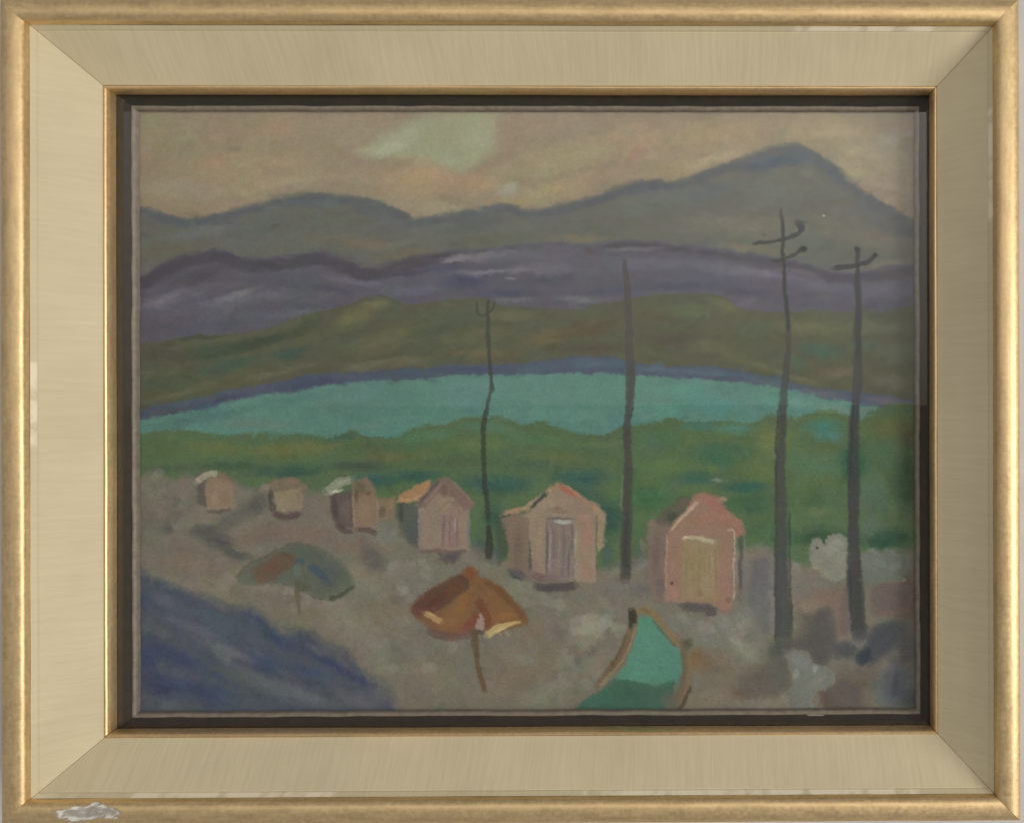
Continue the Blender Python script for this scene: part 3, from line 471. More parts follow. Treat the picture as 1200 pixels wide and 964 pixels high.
    poly([(561, 684), (574, 688), (590, 704), (606, 722), (598, 730), (574, 736), (566, 720)], (118, 84, 55), 4, .9, True); line([(566, 680), (584, 692), (600, 708), (612, 722)], (7, 8), (102, 70, 48), .85, 4); dab(590, 722, 14, 6, (134, 92, 54), -14, .6)
    poly([(556, 706), (562, 700), (572, 716), (574, 732), (566, 734), (562, 718)], (106, 66, 44), 3, .75, True)
    poly([(548, 726), (556, 716), (560, 722), (552, 738), (542, 738), (536, 738)], (116, 66, 56), 3, .9)
    poly([(560, 718), (563, 718), (567, 735), (560, 740), (555, 736)], (144, 118, 106), 2.2, .95)
    line([(500, 738), (516, 744), (534, 746), (552, 740)], (6, 10, 7), (98, 72, 66), .8, 4); dab(514, 746, 10, 5, (92, 80, 70), 10, .7)
    line([(496, 718), (504, 722), (514, 728)], (8, 7), (156, 128, 82), .9, 2.5); line([(497, 717), (508, 722)], 3, (172, 146, 96), .6, 2)
    line([(569, 744), (582, 736), (608, 727)], (9, 8, 3), (168, 148, 94), .95, 2); line([(574, 741), (594, 733)], 3, (182, 164, 112), .6, 1.6)
    line([(556, 739), (564, 741)], 5, (72, 54, 50), .85, 2.4)
    line([(555, 738), (555, 755), (557, 775), (562, 795), (566, 811)], (8, 9, 5, 7, 4), (88, 68, 50), .92, 2.5)
    # ---- turquoise boat by the lower edge
    poly([(741, 732), (750, 722), (764, 724), (776, 736), (788, 752), (797, 768), (798, 785), (794, 805), (785, 840), (660, 840), (676, 828), (700, 812), (716, 800), (730, 780), (738, 760)], (74, 120, 102), 2.6, .98)
    dab(760, 750, 14, 20, (78, 122, 104), 20, .5); dab(755, 785, 24, 16, (76, 124, 108), 0, .5); dab(780, 785, 12, 20, (76, 118, 104), 0, .4)
    poly([(655, 842), (676, 828), (690, 816), (706, 806), (718, 795), (734, 796), (750, 800), (764, 804), (788, 798), (790, 842)], (62, 88, 74), 3, .95); dab(700, 822, 24, 8, (60, 98, 84), -10, .6); dab(730, 812, 22, 12, (58, 84, 70), 0, .5); dab(780, 820, 8, 14, (88, 92, 80), 10, .6); dab(760, 826, 20, 9, (62, 92, 78), 0, .5)
    line([(739, 716), (741, 730), (735, 750), (724, 772), (710, 790), (696, 804)], (8, 10, 12, 12, 9, 6), (100, 82, 62), .95, 2.4); line([(738, 715), (740, 722), (739, 736)], (8, 9, 6), (54, 52, 42), .92, 2); line([(744, 735), (738, 752), (729, 770), (716, 788), (700, 804)], (3, 4), (136, 110, 84), .75, 2); line([(732, 745), (722, 768), (714, 780)], 4, (86, 68, 50), .7, 2); dab(742, 733, 3, 5, (112, 110, 92), 0, .6)
    line([(745, 715), (756, 716), (768, 724), (780, 738), (794, 756)], (6, 8, 8, 7, 9), (120, 96, 66), .92, 2.4); line([(750, 714), (762, 719)], 5, (98, 80, 56), .6, 2); line([(764, 727), (778, 744), (790, 758)], 3, (92, 84, 66), .75, 2)
    dab(802, 754, 10, 10, (82, 78, 58), 20, .75, .1); dab(812, 766, 12, 16, (108, 90, 62), 30, .6, .1)
    line([(799, 760), (801, 778), (799, 796), (793, 815), (784, 835)], (8, 7, 8, 9, 10), (92, 86, 70), .88, 3); line([(803, 766), (806, 788), (801, 806), (794, 822)], (7, 9, 8), (110, 92, 66), .75, 3); line([(807, 805), (800, 822), (792, 834)], (4, 5), (66, 60, 44), .8, 2); line([(791, 800), (786, 818), (778, 834)], 4, (104, 88, 74), .7, 3)
    CUR[0] += 1
    p0 = CUR[0]
    # ---- telegraph poles
    line([(571, 352), (571, 372), (571, 400), (573, 430), (574, 450), (570, 475), (566, 495), (565, 515), (566, 545), (568, 580), (570, 610)], (3, 4, 5, 5, 4, 6, 6, 6, 6, 5), (58, 62, 50), .85, 1.8, .35)
    line([(572, 428), (575, 442), (576, 460)], 3, (56, 66, 62), .7, 1.6, .4); line([(571, 615), (571, 640), (570, 655)], (5, 9, 7), (60, 58, 52), .85, 3)
    line([(557, 355), (558, 366), (563, 370), (571, 368)], 2, (66, 66, 54), .75, 1.5, .4); line([(571, 368), (577, 362), (579, 354)], 2.4, (60, 60, 50), .75, 1.5, .4)
    line([(731, 306), (733, 330), (735, 360), (736, 400), (738, 450), (737, 480), (734, 500), (735, 560), (733, 620), (731, 678)], (5, 7, 9, 9, 12, 10, 9, 10, 12, 13), (76, 72, 66), .9, 2.2, .3); line([(738, 428), (739, 450), (738, 475)], (4, 9, 4), (70, 66, 62), .6, 2); line([(734, 600), (732, 640), (731, 676)], (4, 9), (68, 66, 58), .6, 3); line([(729, 555), (727, 580), (726, 600)], 2, (116, 116, 92), .5, 2)
    line([(915, 246), (916, 270), (917, 300), (919, 340), (923, 380), (923, 410), (920, 440), (917, 470), (916, 500), (914, 540), (914, 600), (914, 660), (916, 710), (917, 758)], (4, 4.5, 5, 6, 6, 7, 8, 10, 9, 11, 13, 15, 18, 21), (68, 70, 63), .9, 3.2, .3)
    line([(911, 480), (909, 520), (909, 580)], 2, (60, 60, 54), .6, 1.6, .4); line([(924, 600), (924, 660), (927, 740)], 3, (62, 62, 58), .55, 2, .4); line([(909, 650), (909, 700), (908, 750)], 3, (64, 66, 64), .55, 2, .4); line([(917, 690), (918, 750)], 6, (90, 88, 82), .5, 3); line([(916, 255), (917, 300), (920, 350), (924, 390)], 3, (50, 51, 46), .7, 1.8, .3)
    line([(914, 530), (914, 600), (914, 660), (916, 710), (917, 754)], (7, 9, 12, 14, 17), (84, 84, 78), .5, 3, .4); line([(1000, 520), (1000, 600), (1001, 680), (1005, 742)], (7, 9, 13, 15), (82, 79, 73), .45, 3, .4)
    line([(882, 286), (900, 284), (918, 280), (932, 276), (939, 270)], (4, 4.5, 5, 5), (54, 55, 50), .95, 1.8, .3); line([(934, 261), (938, 266), (939, 272)], (8, 9, 6), (54, 56, 52), .92, 2); line([(932, 261), (945, 262)], 4, (72, 74, 70), .7, 2); line([(892, 274), (897, 276)], 4, (86, 84, 74), .6, 2)
    line([(906, 307), (918, 304), (930, 299), (939, 293)], (4.5, 4.5, 4, 4), (56, 57, 55), .92, 1.8, .3); dab(940, 292, 5.5, 4.8, (56, 57, 53), 0, .92)
    line([(1005, 292), (1005, 312), (1005, 330), (1006, 360), (1005, 400), (1005, 440), (1003, 470), (1000, 500), (1000, 560), (1000, 610), (999, 640), (1001, 680), (1004, 720), (1006, 745)], (4, 5, 7, 8, 9, 11, 11, 12, 14, 13, 14, 18, 18, 19), (67, 68, 66), .9, 3.2, .3)
    line([(1004, 296), (1005, 330), (1006, 370), (1005, 420)], (3.5, 5, 6, 6), (54, 55, 53), .65, 2, .3)
    line([(1001, 470), (998, 500), (997, 560)], 3, (58, 62, 58), .55, 2, .4); line([(1003, 660), (1004, 700), (1007, 740)], 9, (76, 70, 60), .6, 3, .4); line([(996, 670), (998, 700)], 3, (64, 62, 58), .6, 2); line([(1007, 420), (1006, 460), (1003, 500)], 4, (64, 68, 68), .5, 2)
    line([(977, 315), (990, 314), (1005, 311), (1016, 308), (1025, 302)], (5.5, 5.5, 5, 5, 5), (52, 52, 50), .95, 1.8, .3); dab(1026, 301, 4.5, 4, (56, 55, 52), 0, .85); dab(1004, 294, 3.6, 4, (64, 63, 60), 0, .8)
    dab(916, 757, 12, 6, (78, 78, 74), 0, .7, .1); dab(908, 765, 14, 7, (84, 82, 76), 20, .55, .1); dab(926, 756, 9, 7, (80, 78, 76), -20, .6, .1); dab(1006, 745, 11, 7, (72, 72, 72), 10, .7, .1); dab(1012, 738, 9, 9, (72, 72, 74), 40, .6, .1); dab(732, 676, 9, 6, (80, 78, 72), 0, .6, .1); dab(722, 680, 14, 5, (92, 90, 84), 10, .5, .1)
    dab(964, 253, 1.8, 1.6, (158, 152, 130), 0, .8)
    smudge(1300, .22, 520, 79)
    # the whole palette is greyed, by a set amount for each layer
    lum = (PC @ np.array([.3, .59, .11]))[..., None]
    sat = np.full((H, W), .72)
    sat[np.isin(ID, (1, 2))] = .92
    sat[ID == m1] = .86
    sat[ID == m6] = .80
    sat[(ID > h0) & (ID < p0)] = .86
    sat[ID == m2] = .66
    sat[ID == w] = .80
    PC[:] = lum + blur(sat, 3)[..., None] * (PC - lum)
    for ids, add in (((1, 2), (9, 5, -3)), ((m1,), (-5, -5, -3)), ((m2,), (-6, -6, -5)), ((m3,), (-8, -1, -3)), ((m6,), (1, 4, 7)), ((w,), (6, 5, 6)), ((m7,), (12, 10, 5))):
        k = np.isin(ID, ids).astype(float)
        kb = blur(k, 17)
        loc = np.stack([blur(PC[..., i] * k, 17) / np.maximum(kb, .02) for i in range(3)], -1)
        ks = blur(k, 2)[..., None]
        PC[:] += ks * (np.array(add, float) + (.6 if m7 in ids else .45) * (PC - loc) * k[..., None])
    ob = blur(((ID > h0) & (ID < p0)).astype(float), 1)[..., None]
    PC[:] *= 1 + ob * np.array([.10, .10, .08])
    # dry scumble over everything, very light
    n1 = fbm(H, W, 60, rng)
    n2 = fbm(H, W, 9, rng)
    PC[:] = PC * (1 + .035 * n1 + .03 * n2)[..., None]
    PC[:] *= (1 + (.015) * rng.normal(0, 1, (H, W)) + .03 * vnoise(H, W, 1.7, rng))[..., None]
    hue = np.stack([fbm(H, W, 34, rng) for _ in range(3)], -1)
    PC[:] = PC + hue * 3.0


paint()
VEIL = np.array([.018, .0175, .016])       # the grey sheen of the glass, measured off before mixing the pigments
GAIN = 1 / np.array([.655, .65, .575])
ALB = np.clip((s2l(PC) - VEIL) * GAIN, .004, .92)

# ------------------------------------------------------------------ materials
def mat(name):
    m = bpy.data.materials.new(name)
    m.use_nodes = True
    nt = m.node_tree
    b = nt.nodes['Principled BSDF']
    return m, nt, b


def N(nt, typ, **kw):
    n = nt.nodes.new(typ)
    for k, v in kw.items():
        if k in n.inputs:
            n.inputs[k].default_value = v
        else:
            setattr(n, k, v)
    return n


def ramp(nt, stops):
    r = nt.nodes.new('ShaderNodeValToRGB')
    e = r.color_ramp.elements
    while len(e) < len(stops):
        e.new(.5)
    for q, (p, c) in zip(e, stops):
        q.position = p
        q.color = (*c, 1)
    return r


def mix(nt, fac, a, b, blend='MIX'):
    n = nt.nodes.new('ShaderNodeMix')
    n.data_type = 'RGBA'
    n.blend_type = blend
    for sock, v in ((n.inputs[0], fac), (n.inputs[6], a), (n.inputs[7], b)):
        if hasattr(v, 'is_output'):
            nt.links.new(v, sock)
        elif isinstance(v, (tuple, list)):
            sock.default_value = (*v, 1)
        else:
            sock.default_value = v
    return n.outputs[2]


def attr(nt, name):
    n = nt.nodes.new('ShaderNodeAttribute')
    n.attribute_name = name
    return n


def painting_material():
    m, nt, b = mat('oil_paint')
    a = attr(nt, 'pigment')
    nt.links.new(a.outputs['Color'], b.inputs['Base Color'])
    b.inputs['Roughness'].default_value = .6
    b.inputs['Specular IOR Level'].default_value = .15
    tc = nt.nodes.new('ShaderNodeTexCoord')
    n = N(nt, 'ShaderNodeTexNoise', Scale=900.0, Detail=3.0)
    nt.links.new(tc.outputs['Object'], n.inputs['Vector'])
    bp = N(nt, 'ShaderNodeBump', Strength=.03, Distance=.0004)
    nt.links.new(n.outputs['Fac'], bp.inputs['Height'])
    nt.links.new(bp.outputs[0], b.inputs['Normal'])
    return m


def gold_material(name, base, dark, rough=.36):
    m, nt, b = mat(name)
    uv = nt.nodes.new('ShaderNodeUVMap')
    uv.uv_map = 'rail'
    mp = N(nt, 'ShaderNodeMapping')
    mp.inputs['Scale'].default_value = (30, 140, 1)
    nt.links.new(uv.outputs[0], mp.inputs[0])
    n1 = N(nt, 'ShaderNodeTexNoise', Scale=1.6, Detail=5.0, Roughness=.65)
    nt.links.new(mp.outputs[0], n1.inputs['Vector'])
    tc = nt.nodes.new('ShaderNodeTexCoord')
    n2 = N(nt, 'ShaderNodeTexNoise', Scale=420.0, Detail=4.0, Roughness=.6)
    nt.links.new(tc.outputs['Object'], n2.inputs['Vector'])
    r1 = ramp(nt, [(.36, dark), (.56, base)])
    nt.links.new(n1.outputs['Fac'], r1.inputs[0])
    r2 = ramp(nt, [(.3, (.80, .78, .76)), (.7, (1.1, 1.1, 1.1))])
    nt.links.new(n2.outputs['Fac'], r2.inputs[0])
    c = mix(nt, .3, base, r1.outputs[0])
    c = mix(nt, .6, c, r2.outputs[0], 'MULTIPLY')
    w = attr(nt, 'chip')                                   # gilding knocked off, plaster showing
    n3 = N(nt, 'ShaderNodeTexNoise', Scale=260.0, Detail=3.0)
    nt.links.new(tc.outputs['Object'], n3.inputs['Vector'])
    r3 = ramp(nt, [(.3, (.84, .83, .80)), (.65, (1, 1, 1))])
    nt.links.new(n3.outputs['Fac'], r3.inputs[0])
    r4 = ramp(nt, [(.0, (.42, .34, .22)), (.45, (.34, .30, .25)), (.66, (.44, .41, .36)), (.95, (.82, .78, .69))])
    nt.links.new(w.outputs['Fac'], r4.inputs[0])
    dbl = N(nt, 'ShaderNodeMath', operation='MULTIPLY', use_clamp=True)
    nt.links.new(w.outputs['Fac'], dbl.inputs[0])
    dbl.inputs[1].default_value = 2.0
    c = mix(nt, dbl.outputs[0], c, mix(nt, 1.0, r4.outputs[0], r3.outputs[0], 'MULTIPLY'))
    nt.links.new(c, b.inputs['Base Color'])
    inv = N(nt, 'ShaderNodeMath', operation='MULTIPLY_ADD')
    nt.links.new(dbl.outputs[0], inv.inputs[0])
    inv.inputs[1].default_value = -.8
    inv.inputs[2].default_value = .8
    nt.links.new(inv.outputs[0], b.inputs['Metallic'])
    rr = N(nt, 'ShaderNodeMath', operation='MULTIPLY_ADD')
    nt.links.new(n2.outputs['Fac'], rr.inputs[0])
    rr.inputs[1].default_value = .25
    rr.inputs[2].default_value = rough - .1
    nt.links.new(rr.outputs[0], b.inputs['Roughness'])
    bp = N(nt, 'ShaderNodeBump', Strength=.25, Distance=.0004)
    nt.links.new(n2.outputs['Fac'], bp.inputs['Height'])
    nt.links.new(bp.outputs[0], b.inputs['Normal'])
    return m


def cream_material():
    m, nt, b = mat('combed_cream_paint')
    uv = nt.nodes.new('ShaderNodeUVMap')
    uv.uv_map = 'rail'
    tc = nt.nodes.new('ShaderNodeTexCoord')
    # combed lines run across the rail and wander a little
    wob = N(nt, 'ShaderNodeTexNoise', Scale=30.0, Detail=2.0)
    nt.links.new(uv.outputs[0], wob.inputs['Vector'])
    sep = nt.nodes.new('ShaderNodeSeparateXYZ')
    nt.links.new(uv.outputs[0], sep.inputs[0])
    ad = N(nt, 'ShaderNodeMath', operation='MULTIPLY_ADD')
    nt.links.new(wob.outputs['Fac'], ad.inputs[0])
    ad.inputs[1].default_value = .0045
    nt.links.new(sep.outputs[0], ad.inputs[2])
    cmb = nt.nodes.new('ShaderNodeCombineXYZ')
    nt.links.new(ad.outputs[0], cmb.inputs[0])
    nt.links.new(sep.outputs[1], cmb.inputs[1])
    mp = N(nt, 'ShaderNodeMapping')
    mp.inputs['Scale'].default_value = (430, 30, 1)
    nt.links.new(cmb.outputs[0], mp.inputs[0])
    comb = N(nt, 'ShaderNodeTexNoise', Scale=1.0, Detail=3.0, Roughness=.55)
    nt.links.new(mp.outputs[0], comb.inputs['Vector'])
    big = N(nt, 'ShaderNodeTexNoise', Scale=22.0, Detail=3.0)
    nt.links.new(tc.outputs['Object'], big.inputs['Vector'])
    rb = ramp(nt, [(.3, (.625, .545, .368)), (.7, (.69, .605, .412))])
    nt.links.new(big.outputs['Fac'], rb.inputs[0])
    rc = ramp(nt, [(.3, (.86, .84, .80)), (.62, (1, 1, 1))])
    nt.links.new(comb.outputs['Fac'], rc.inputs[0])
    c = mix(nt, .4, rb.outputs[0], rc.outputs[0], 'MULTIPLY')
    w = attr(nt, 'chip')
    c = mix(nt, w.outputs['Fac'], c, (.88, .79, .61))
    nt.links.new(c, b.inputs['Base Color'])
    b.inputs['Roughness'].default_value = .55
    b.inputs['Specular IOR Level'].default_value = .3
    bp = N(nt, 'ShaderNodeBump', Strength=.34, Distance=.0005)
    nt.links.new(comb.outputs['Fac'], bp.inputs['Height'])
    nt.links.new(bp.outputs[0], b.inputs['Normal'])
    return m


def plain_material(name, base, dark, scale, rough, bump=.1, spec=.3):
    m, nt, b = mat(name)
    tc = nt.nodes.new('ShaderNodeTexCoord')
    n = N(nt, 'ShaderNodeTexNoise', Scale=scale, Detail=4.0)
    nt.links.new(tc.outputs['Object'], n.inputs['Vector'])
    r = ramp(nt, [(.3, dark), (.7, base)])
    nt.links.new(n.outputs['Fac'], r.inputs[0])
    c = r.outputs[0]
    w = attr(nt, 'chip')
    c = mix(nt, w.outputs['Fac'], c, (.60, .55, .48))
    nt.links.new(c, b.inputs['Base Color'])
    b.inputs['Roughness'].default_value = rough
    b.inputs['Specular IOR Level'].default_value = spec
    bp = N(nt, 'ShaderNodeBump', Strength=bump, Distance=.0005)
    nt.links.new(n.outputs['Fac'], bp.inputs['Height'])
    nt.links.new(bp.outputs[0], b.inputs['Normal'])
    return m


def glass_material():
    m = bpy.data.materials.new('picture_glass')
    m.use_nodes = True
    nt = m.node_tree
    nt.nodes.clear()
    out = nt.nodes.new('ShaderNodeOutputMaterial')
    mx = nt.nodes.new('ShaderNodeMixShader')
    fr = N(nt, 'ShaderNodeFresnel', IOR=1.5)
    geo = nt.nodes.new('ShaderNodeNewGeometry')
    inv = N(nt, 'ShaderNodeMath', operation='SUBTRACT')
    inv.inputs[0].default_value = 1.0
    nt.links.new(geo.outputs['Backfacing'], inv.inputs[1])
    mul = N(nt, 'ShaderNodeMath', operation='MULTIPLY')
    nt.links.new(fr.outputs[0], mul.inputs[0])
    nt.links.new(inv.outputs[0], mul.inputs[1])
    tr = nt.nodes.new('ShaderNodeBsdfTransparent')
    tr.inputs[0].default_value = (.97, .98, .97, 1)
    gl = nt.nodes.new('ShaderNodeBsdfGlossy')
    gl.inputs['Roughness'].default_value = 0.0
    nt.links.new(mul.outputs[0], mx.inputs[0])
    nt.links.new(tr.outputs[0], mx.inputs[1])
    nt.links.new(gl.outputs[0], mx.inputs[2])
    nt.links.new(mx.outputs[0], out.inputs[0])
    return m


M_PAINT = painting_material()
M_GOLD = gold_material('aged_gold_leaf', (.78, .585, .315), (.40, .265, .14), .42)
M_SLIP = gold_material('gold_slip_paint', (.76, .56, .31), (.50, .32, .15), .40)
M_CREAM = cream_material()
M_LINER = plain_material('bronze_brown_liner', (.052, .037, .026), (.034, .025, .018), 160, .6, .05, .2)
M_LIP = plain_material('dull_rose_lip', (.34, .28, .235), (.23, .19, .158), 240, .5, .2, .3)
M_GLASS = glass_material()
M_WALL = plain_material('painted_plaster_wall', (.62, .60, .58), (.56, .545, .53), 60, .7, .2, .2)

# ------------------------------------------------------------------ frame geometry
def world(dx, dy, h):
    """drawing grid, measured from the middle of the opening, height h off the board -> metres"""
    return (dx * S, -h * S, -dy * S)


def resample(pts, n):
    p = np.asarray(pts, float)
    d = np.r_[0, np.cumsum(np.hypot(*np.diff(p, axis=0).T))]
    t = np.linspace(0, d[-1], n)
    t = np.unique(np.r_[t, d])
    return np.c_[np.interp(t, d, p[:, 0]), np.interp(t, d, p[:, 1])]


SIDES = ('top', 'right', 'bottom', 'left')


def mesh_obj(name, verts, faces, material, parent, uvs=None, chip=None, smooth=True):
    me = bpy.data.meshes.new(name)
    me.from_pydata(verts, [], faces)
    if uvs is not None:
        ul = me.uv_layers.new(name='rail')
        li = np.empty(len(me.loops), np.int32)
        me.loops.foreach_get('vertex_index', li)
        ul.data.foreach_set('uv', np.asarray(uvs, np.float32)[li].ravel())
    if chip is not None:
        at = me.attributes.new('chip', 'FLOAT', 'POINT')
        at.data.foreach_set('value', np.asarray(chip, np.float32))
    me.materials.append(material)
    if smooth:
        me.polygons.foreach_set('use_smooth', np.ones(len(me.polygons), bool))
    o = bpy.data.objects.new(name, me)
    return link(o, parent)


def sweep(name, side, prof, material, parent, seg=160, gap=.25, chipf=None, dent=None, wob=.0, seed=0):
    """run a closed moulding profile along one side, mitred at both ends"""
    r = np.random.default_rng(seed + SIDES.index(side) * 17)
    k = len(prof)
    halfa = HW if side in ('top', 'bottom') else HH
    halfb = HH if side in ('top', 'bottom') else HW
    verts, uvs, chip = [], [], []
    dist = np.r_[0, np.cumsum(np.hypot(*np.diff(prof, axis=0).T))]
    wn = vnoise(seg + 1, 2, 9, r)[:, 0] * wob + vnoise(seg + 1, 2, 40, r)[:, 0] * wob * 2
    for i in range(seg + 1):
        t = -1 + 2 * i / seg
        for j in range(k):
            u, h = prof[j]
            L = halfa + u - gap
            a = t * L
            b = halfb + u + wn[i]
            if side == 'top':
                dx, dy = a, -b
            elif side == 'bottom':
                dx, dy = -a, b
            elif side == 'right':
                dx, dy = b, a
            else:
                dx, dy = -b, -a
            c = chipf(dx, dy, u, h) if chipf else 0.0
            if dent:
                h = h - dent(dx, dy, u, h)
            verts.append(world(dx, dy, h))
            uvs.append((a * S + SIDES.index(side) * 1.37, dist[j] * S))
            chip.append(c)
    faces = []
    for i in range(seg):
        for j in range(k):
            j2 = (j + 1) % k
            faces.append((i * k + j, i * k + j2, (i + 1) * k + j2, (i + 1) * k + j))
    faces.append(tuple(range(k))[::-1])
    faces.append(tuple(seg * k + j for j in range(k)))
    o = mesh_obj(name, verts, faces, material, parent, uvs, chip)
    me = o.data
    me.validate()
    import bmesh
    bm = bmesh.new()
    bm.from_mesh(me)
    bmesh.ops.recalc_face_normals(bm, faces=bm.faces)
    bm.to_mesh(me)
    bm.free()
    me.polygons.foreach_set('use_smooth', np.array([p.area < 1 and len(p.vertices) == 4 for p in me.polygons]))
    me.set_sharp_from_angle(angle=math.radians(42))
    return o


def arch(u0, h0, u1, h1, top, n=18, skew=.5):
    out = []
    for i in range(n + 1):
        t = i / n
        a = math.pi * t
        out.append((u0 + (u1 - u0) * (.5 - .5 * math.cos(a)), h0 + (h1 - h0) * t + top * math.sin(a) ** .85))
    return out


BACK = -8.0
gold_prof = resample([(65.0, 60), (65.2, 74.5)] + arch(65.5, 75.5, 92.4, 73.0, 9.5) + [(93.2, 70), (93.6, 62), (93.6, BACK), (64.0, BACK)], 90)
panel_prof = resample([(16.6, 33.5), (20, 36.0), (31, 44.6), (43, 53.8), (53, 61.6), (60.2, 67.2), (61.0, 67.2), (61.6, 68.8), (64.9, 72.6), (64.9, 40), (63.9, BACK), (16.6, BACK)], 60)
slip_prof = resample([(11.4, 20.8), (11.4, 27.0), (11.7, 30.5), (12.7, 33.4), (14.0, 34.6), (15.2, 34.6), (16.3, 33.6), (16.4, 32.0), (16.4, 20.8)], 34)
liner_prof = [(4.1, 7.6), (5.6, 8.6), (13, 14.5), (15.5, 16.0), (15.5, 2.0), (4.1, 2.0)]
lip_prof = [(-.6, .6), (-.6, 5.6), (0.2, 7.4), (1.6, 8.6), (3.0, 8.6), (4.0, 7.8), (4.0, .6)]

root = link(bpy.data.objects.new('framed_painting', None))
root.empty_display_size = .05
root['label'] = 'oil painting of pink beach huts by a turquoise lake in a cream and gold frame'
root['category'] = 'painting'


def px(dx, dy):
    return dx + CX, dy + CY


def inb(x, a, b, s=2.0):
    return float(sm(np.array((x - a) / s)) * sm(np.array((b - x) / s)))


CN = vnoise(400, 400, 3.0, np.random.default_rng(5))
CN2 = vnoise(400, 400, 9.0, np.random.default_rng(6))


def nz(dx, u, t=CN):
    return t[int(u * 3) % 400, int(abs(dx) * 1.0) % 400]


# where the gilding is knocked off the bottom rail (towards its left end): an oval of bared plaster with ragged rim
def chip_field(dx, dy, u):
    q = (dx + 449) / 36.0
    v = (u - 75.6 - 1.4 * math.sin(dx * .09)) / 7.6
    r = q * q + v * v
    return r + .34 * nz(dx, u, CN2) + .14 * nz(dx, u)


def chip_gold(side):
    def f(dx, dy, u, h):
        if side == 'bottom':
            r = chip_field(dx, dy, u)
            ring = max(0.0, 1 - abs(r - .78) / .30)
            mid = max(0.0, min(1.0, (.8 - r) * 4))
            return float(min(1.0, ring * 1.5)) if r > .78 else float(max(min(1.0, ring * 1.5), (.55 + .3 * abs(nz(dx, u, CN2))) * mid))
        return 0.0
    return f


def dent_gold(side):
    def f(dx, dy, u, h):
        if side == 'bottom' and h > 60:
            r = chip_field(dx, dy, u)
            return 2.2 * max(0, min(1, (1.0 - r) * 2.5))
        return 0.0
    return f


def chip_ledge(side):
    spans = {'bottom': ((-420, -190), (68, 440), (-530, -470)), 'left': ((-60, 40),), 'top': ((300, 470),), 'right': ((-330, -200),)}[side]

    def f(dx, dy, u, h):
        if u < 61.3 or h < 60:
            return 0.0
        a = dx if side in ('top', 'bottom') else dy
        w = max(inb(a, s, e, 12) for s, e in spans)
        k = int(abs(a) * 1.0) % 400
        return float(np.clip(-.02 + w * (.68 + .8 * CN2[7, k] + .5 * CN[int(u * 3) % 400, k]), 0, .85))
    return f


for k, side in enumerate(SIDES):
    seg = 620 if side == 'bottom' else 220
    rail = sweep('frame_rail', side, gold_prof, M_GOLD, root, seg, .22, chip_gold(side), dent_gold(side), .12, 3)
    if side == 'bottom':
        rail['label'] = 'gold rail with a white plaster chip in its gilding'
    sweep('cream_panel', side, panel_prof, M_CREAM, rail, 260, .22, chip_ledge(side), None, .05, 40)
    sweep('gold_slip', side, slip_prof, M_SLIP, rail, 200, .3, None, None, .12, 80)


def ring(name, prof, material, parent, seg=240, wob=.25, seed=9, chipf=None):
    """a one-piece rectangular ring of the given profile"""
    r = np.random.default_rng(seed)
    prof = np.asarray(prof, float)
    k = len(prof)
    verts, chip = [], []
    per = []
    for side in SIDES:
        n = seg
        for i in range(n):
            per.append((side, -1 + 2 * i / n))
    n = len(per)
    wn = vnoise(n, 2, 7, r)[:, 0] * wob
    for i, (side, t) in enumerate(per):
        halfa, halfb = (HW, HH) if side in ('top', 'bottom') else (HH, HW)
        edge = 1 - abs(t) ** 40
        for u, h in prof:
            a = t * (halfa + u)
            b = halfb + u + wn[i] * edge
            dx, dy = {'top': (a, -b), 'right': (b, a), 'bottom': (-a, b), 'left': (-b, -a)}[side]
            verts.append(world(dx, dy, h))
            chip.append(chipf(dx, dy, u, h) if chipf else 0.0)
    faces = []
    for i in range(n):
        i2 = (i + 1) % n
        for j in range(k):
            j2 = (j + 1) % k
            faces.append((i * k + j, i * k + j2, i2 * k + j2, i2 * k + j))
    o = mesh_obj(name, verts, faces, material, parent, None, chip)
    import bmesh
    bm = bmesh.new()
    bm.from_mesh(o.data)
    bmesh.ops.recalc_face_normals(bm, faces=bm.faces)
    bm.to_mesh(o.data)
    bm.free()
    o.data.set_sharp_from_angle(angle=math.radians(40))
    return o


def liner_chip(dx, dy, u, h):
    if dy > 340 and u < 4.6 and 326 < dx < 346:
        return .9
    return 0.0


liner = ring('liner', liner_prof, M_LINER, root, 240, .15, 21, liner_chip)
ring('lip', resample(lip_prof, 24), M_LIP, liner, 240, .5, 22)


def box_obj(name, x0, x1, y0, y1, h0, h1, material, parent):
    v = [world(x, y, h) for h in (h0, h1) for y in (y0, y1) for x in (x0, x1)]
    f = [(0, 1, 3, 2), (4, 6, 7, 5), (0, 4, 5, 1), (2, 3, 7, 6), (0, 2, 6, 4), (1, 5, 7, 3)]
    o = mesh_obj(name, v, f, material, parent, smooth=False)
    import bmesh
    bm = bmesh.new()
    bm.from_mesh(o.data)
    bmesh.ops.recalc_face_normals(bm, faces=bm.faces)
    bm.to_mesh(o.data)
    bm.free()
    return o


glass = box_obj('glass_pane', -HW - 15, HW + 15, -HH - 15, HH + 15, 16.6, 20.4, M_GLASS, root)

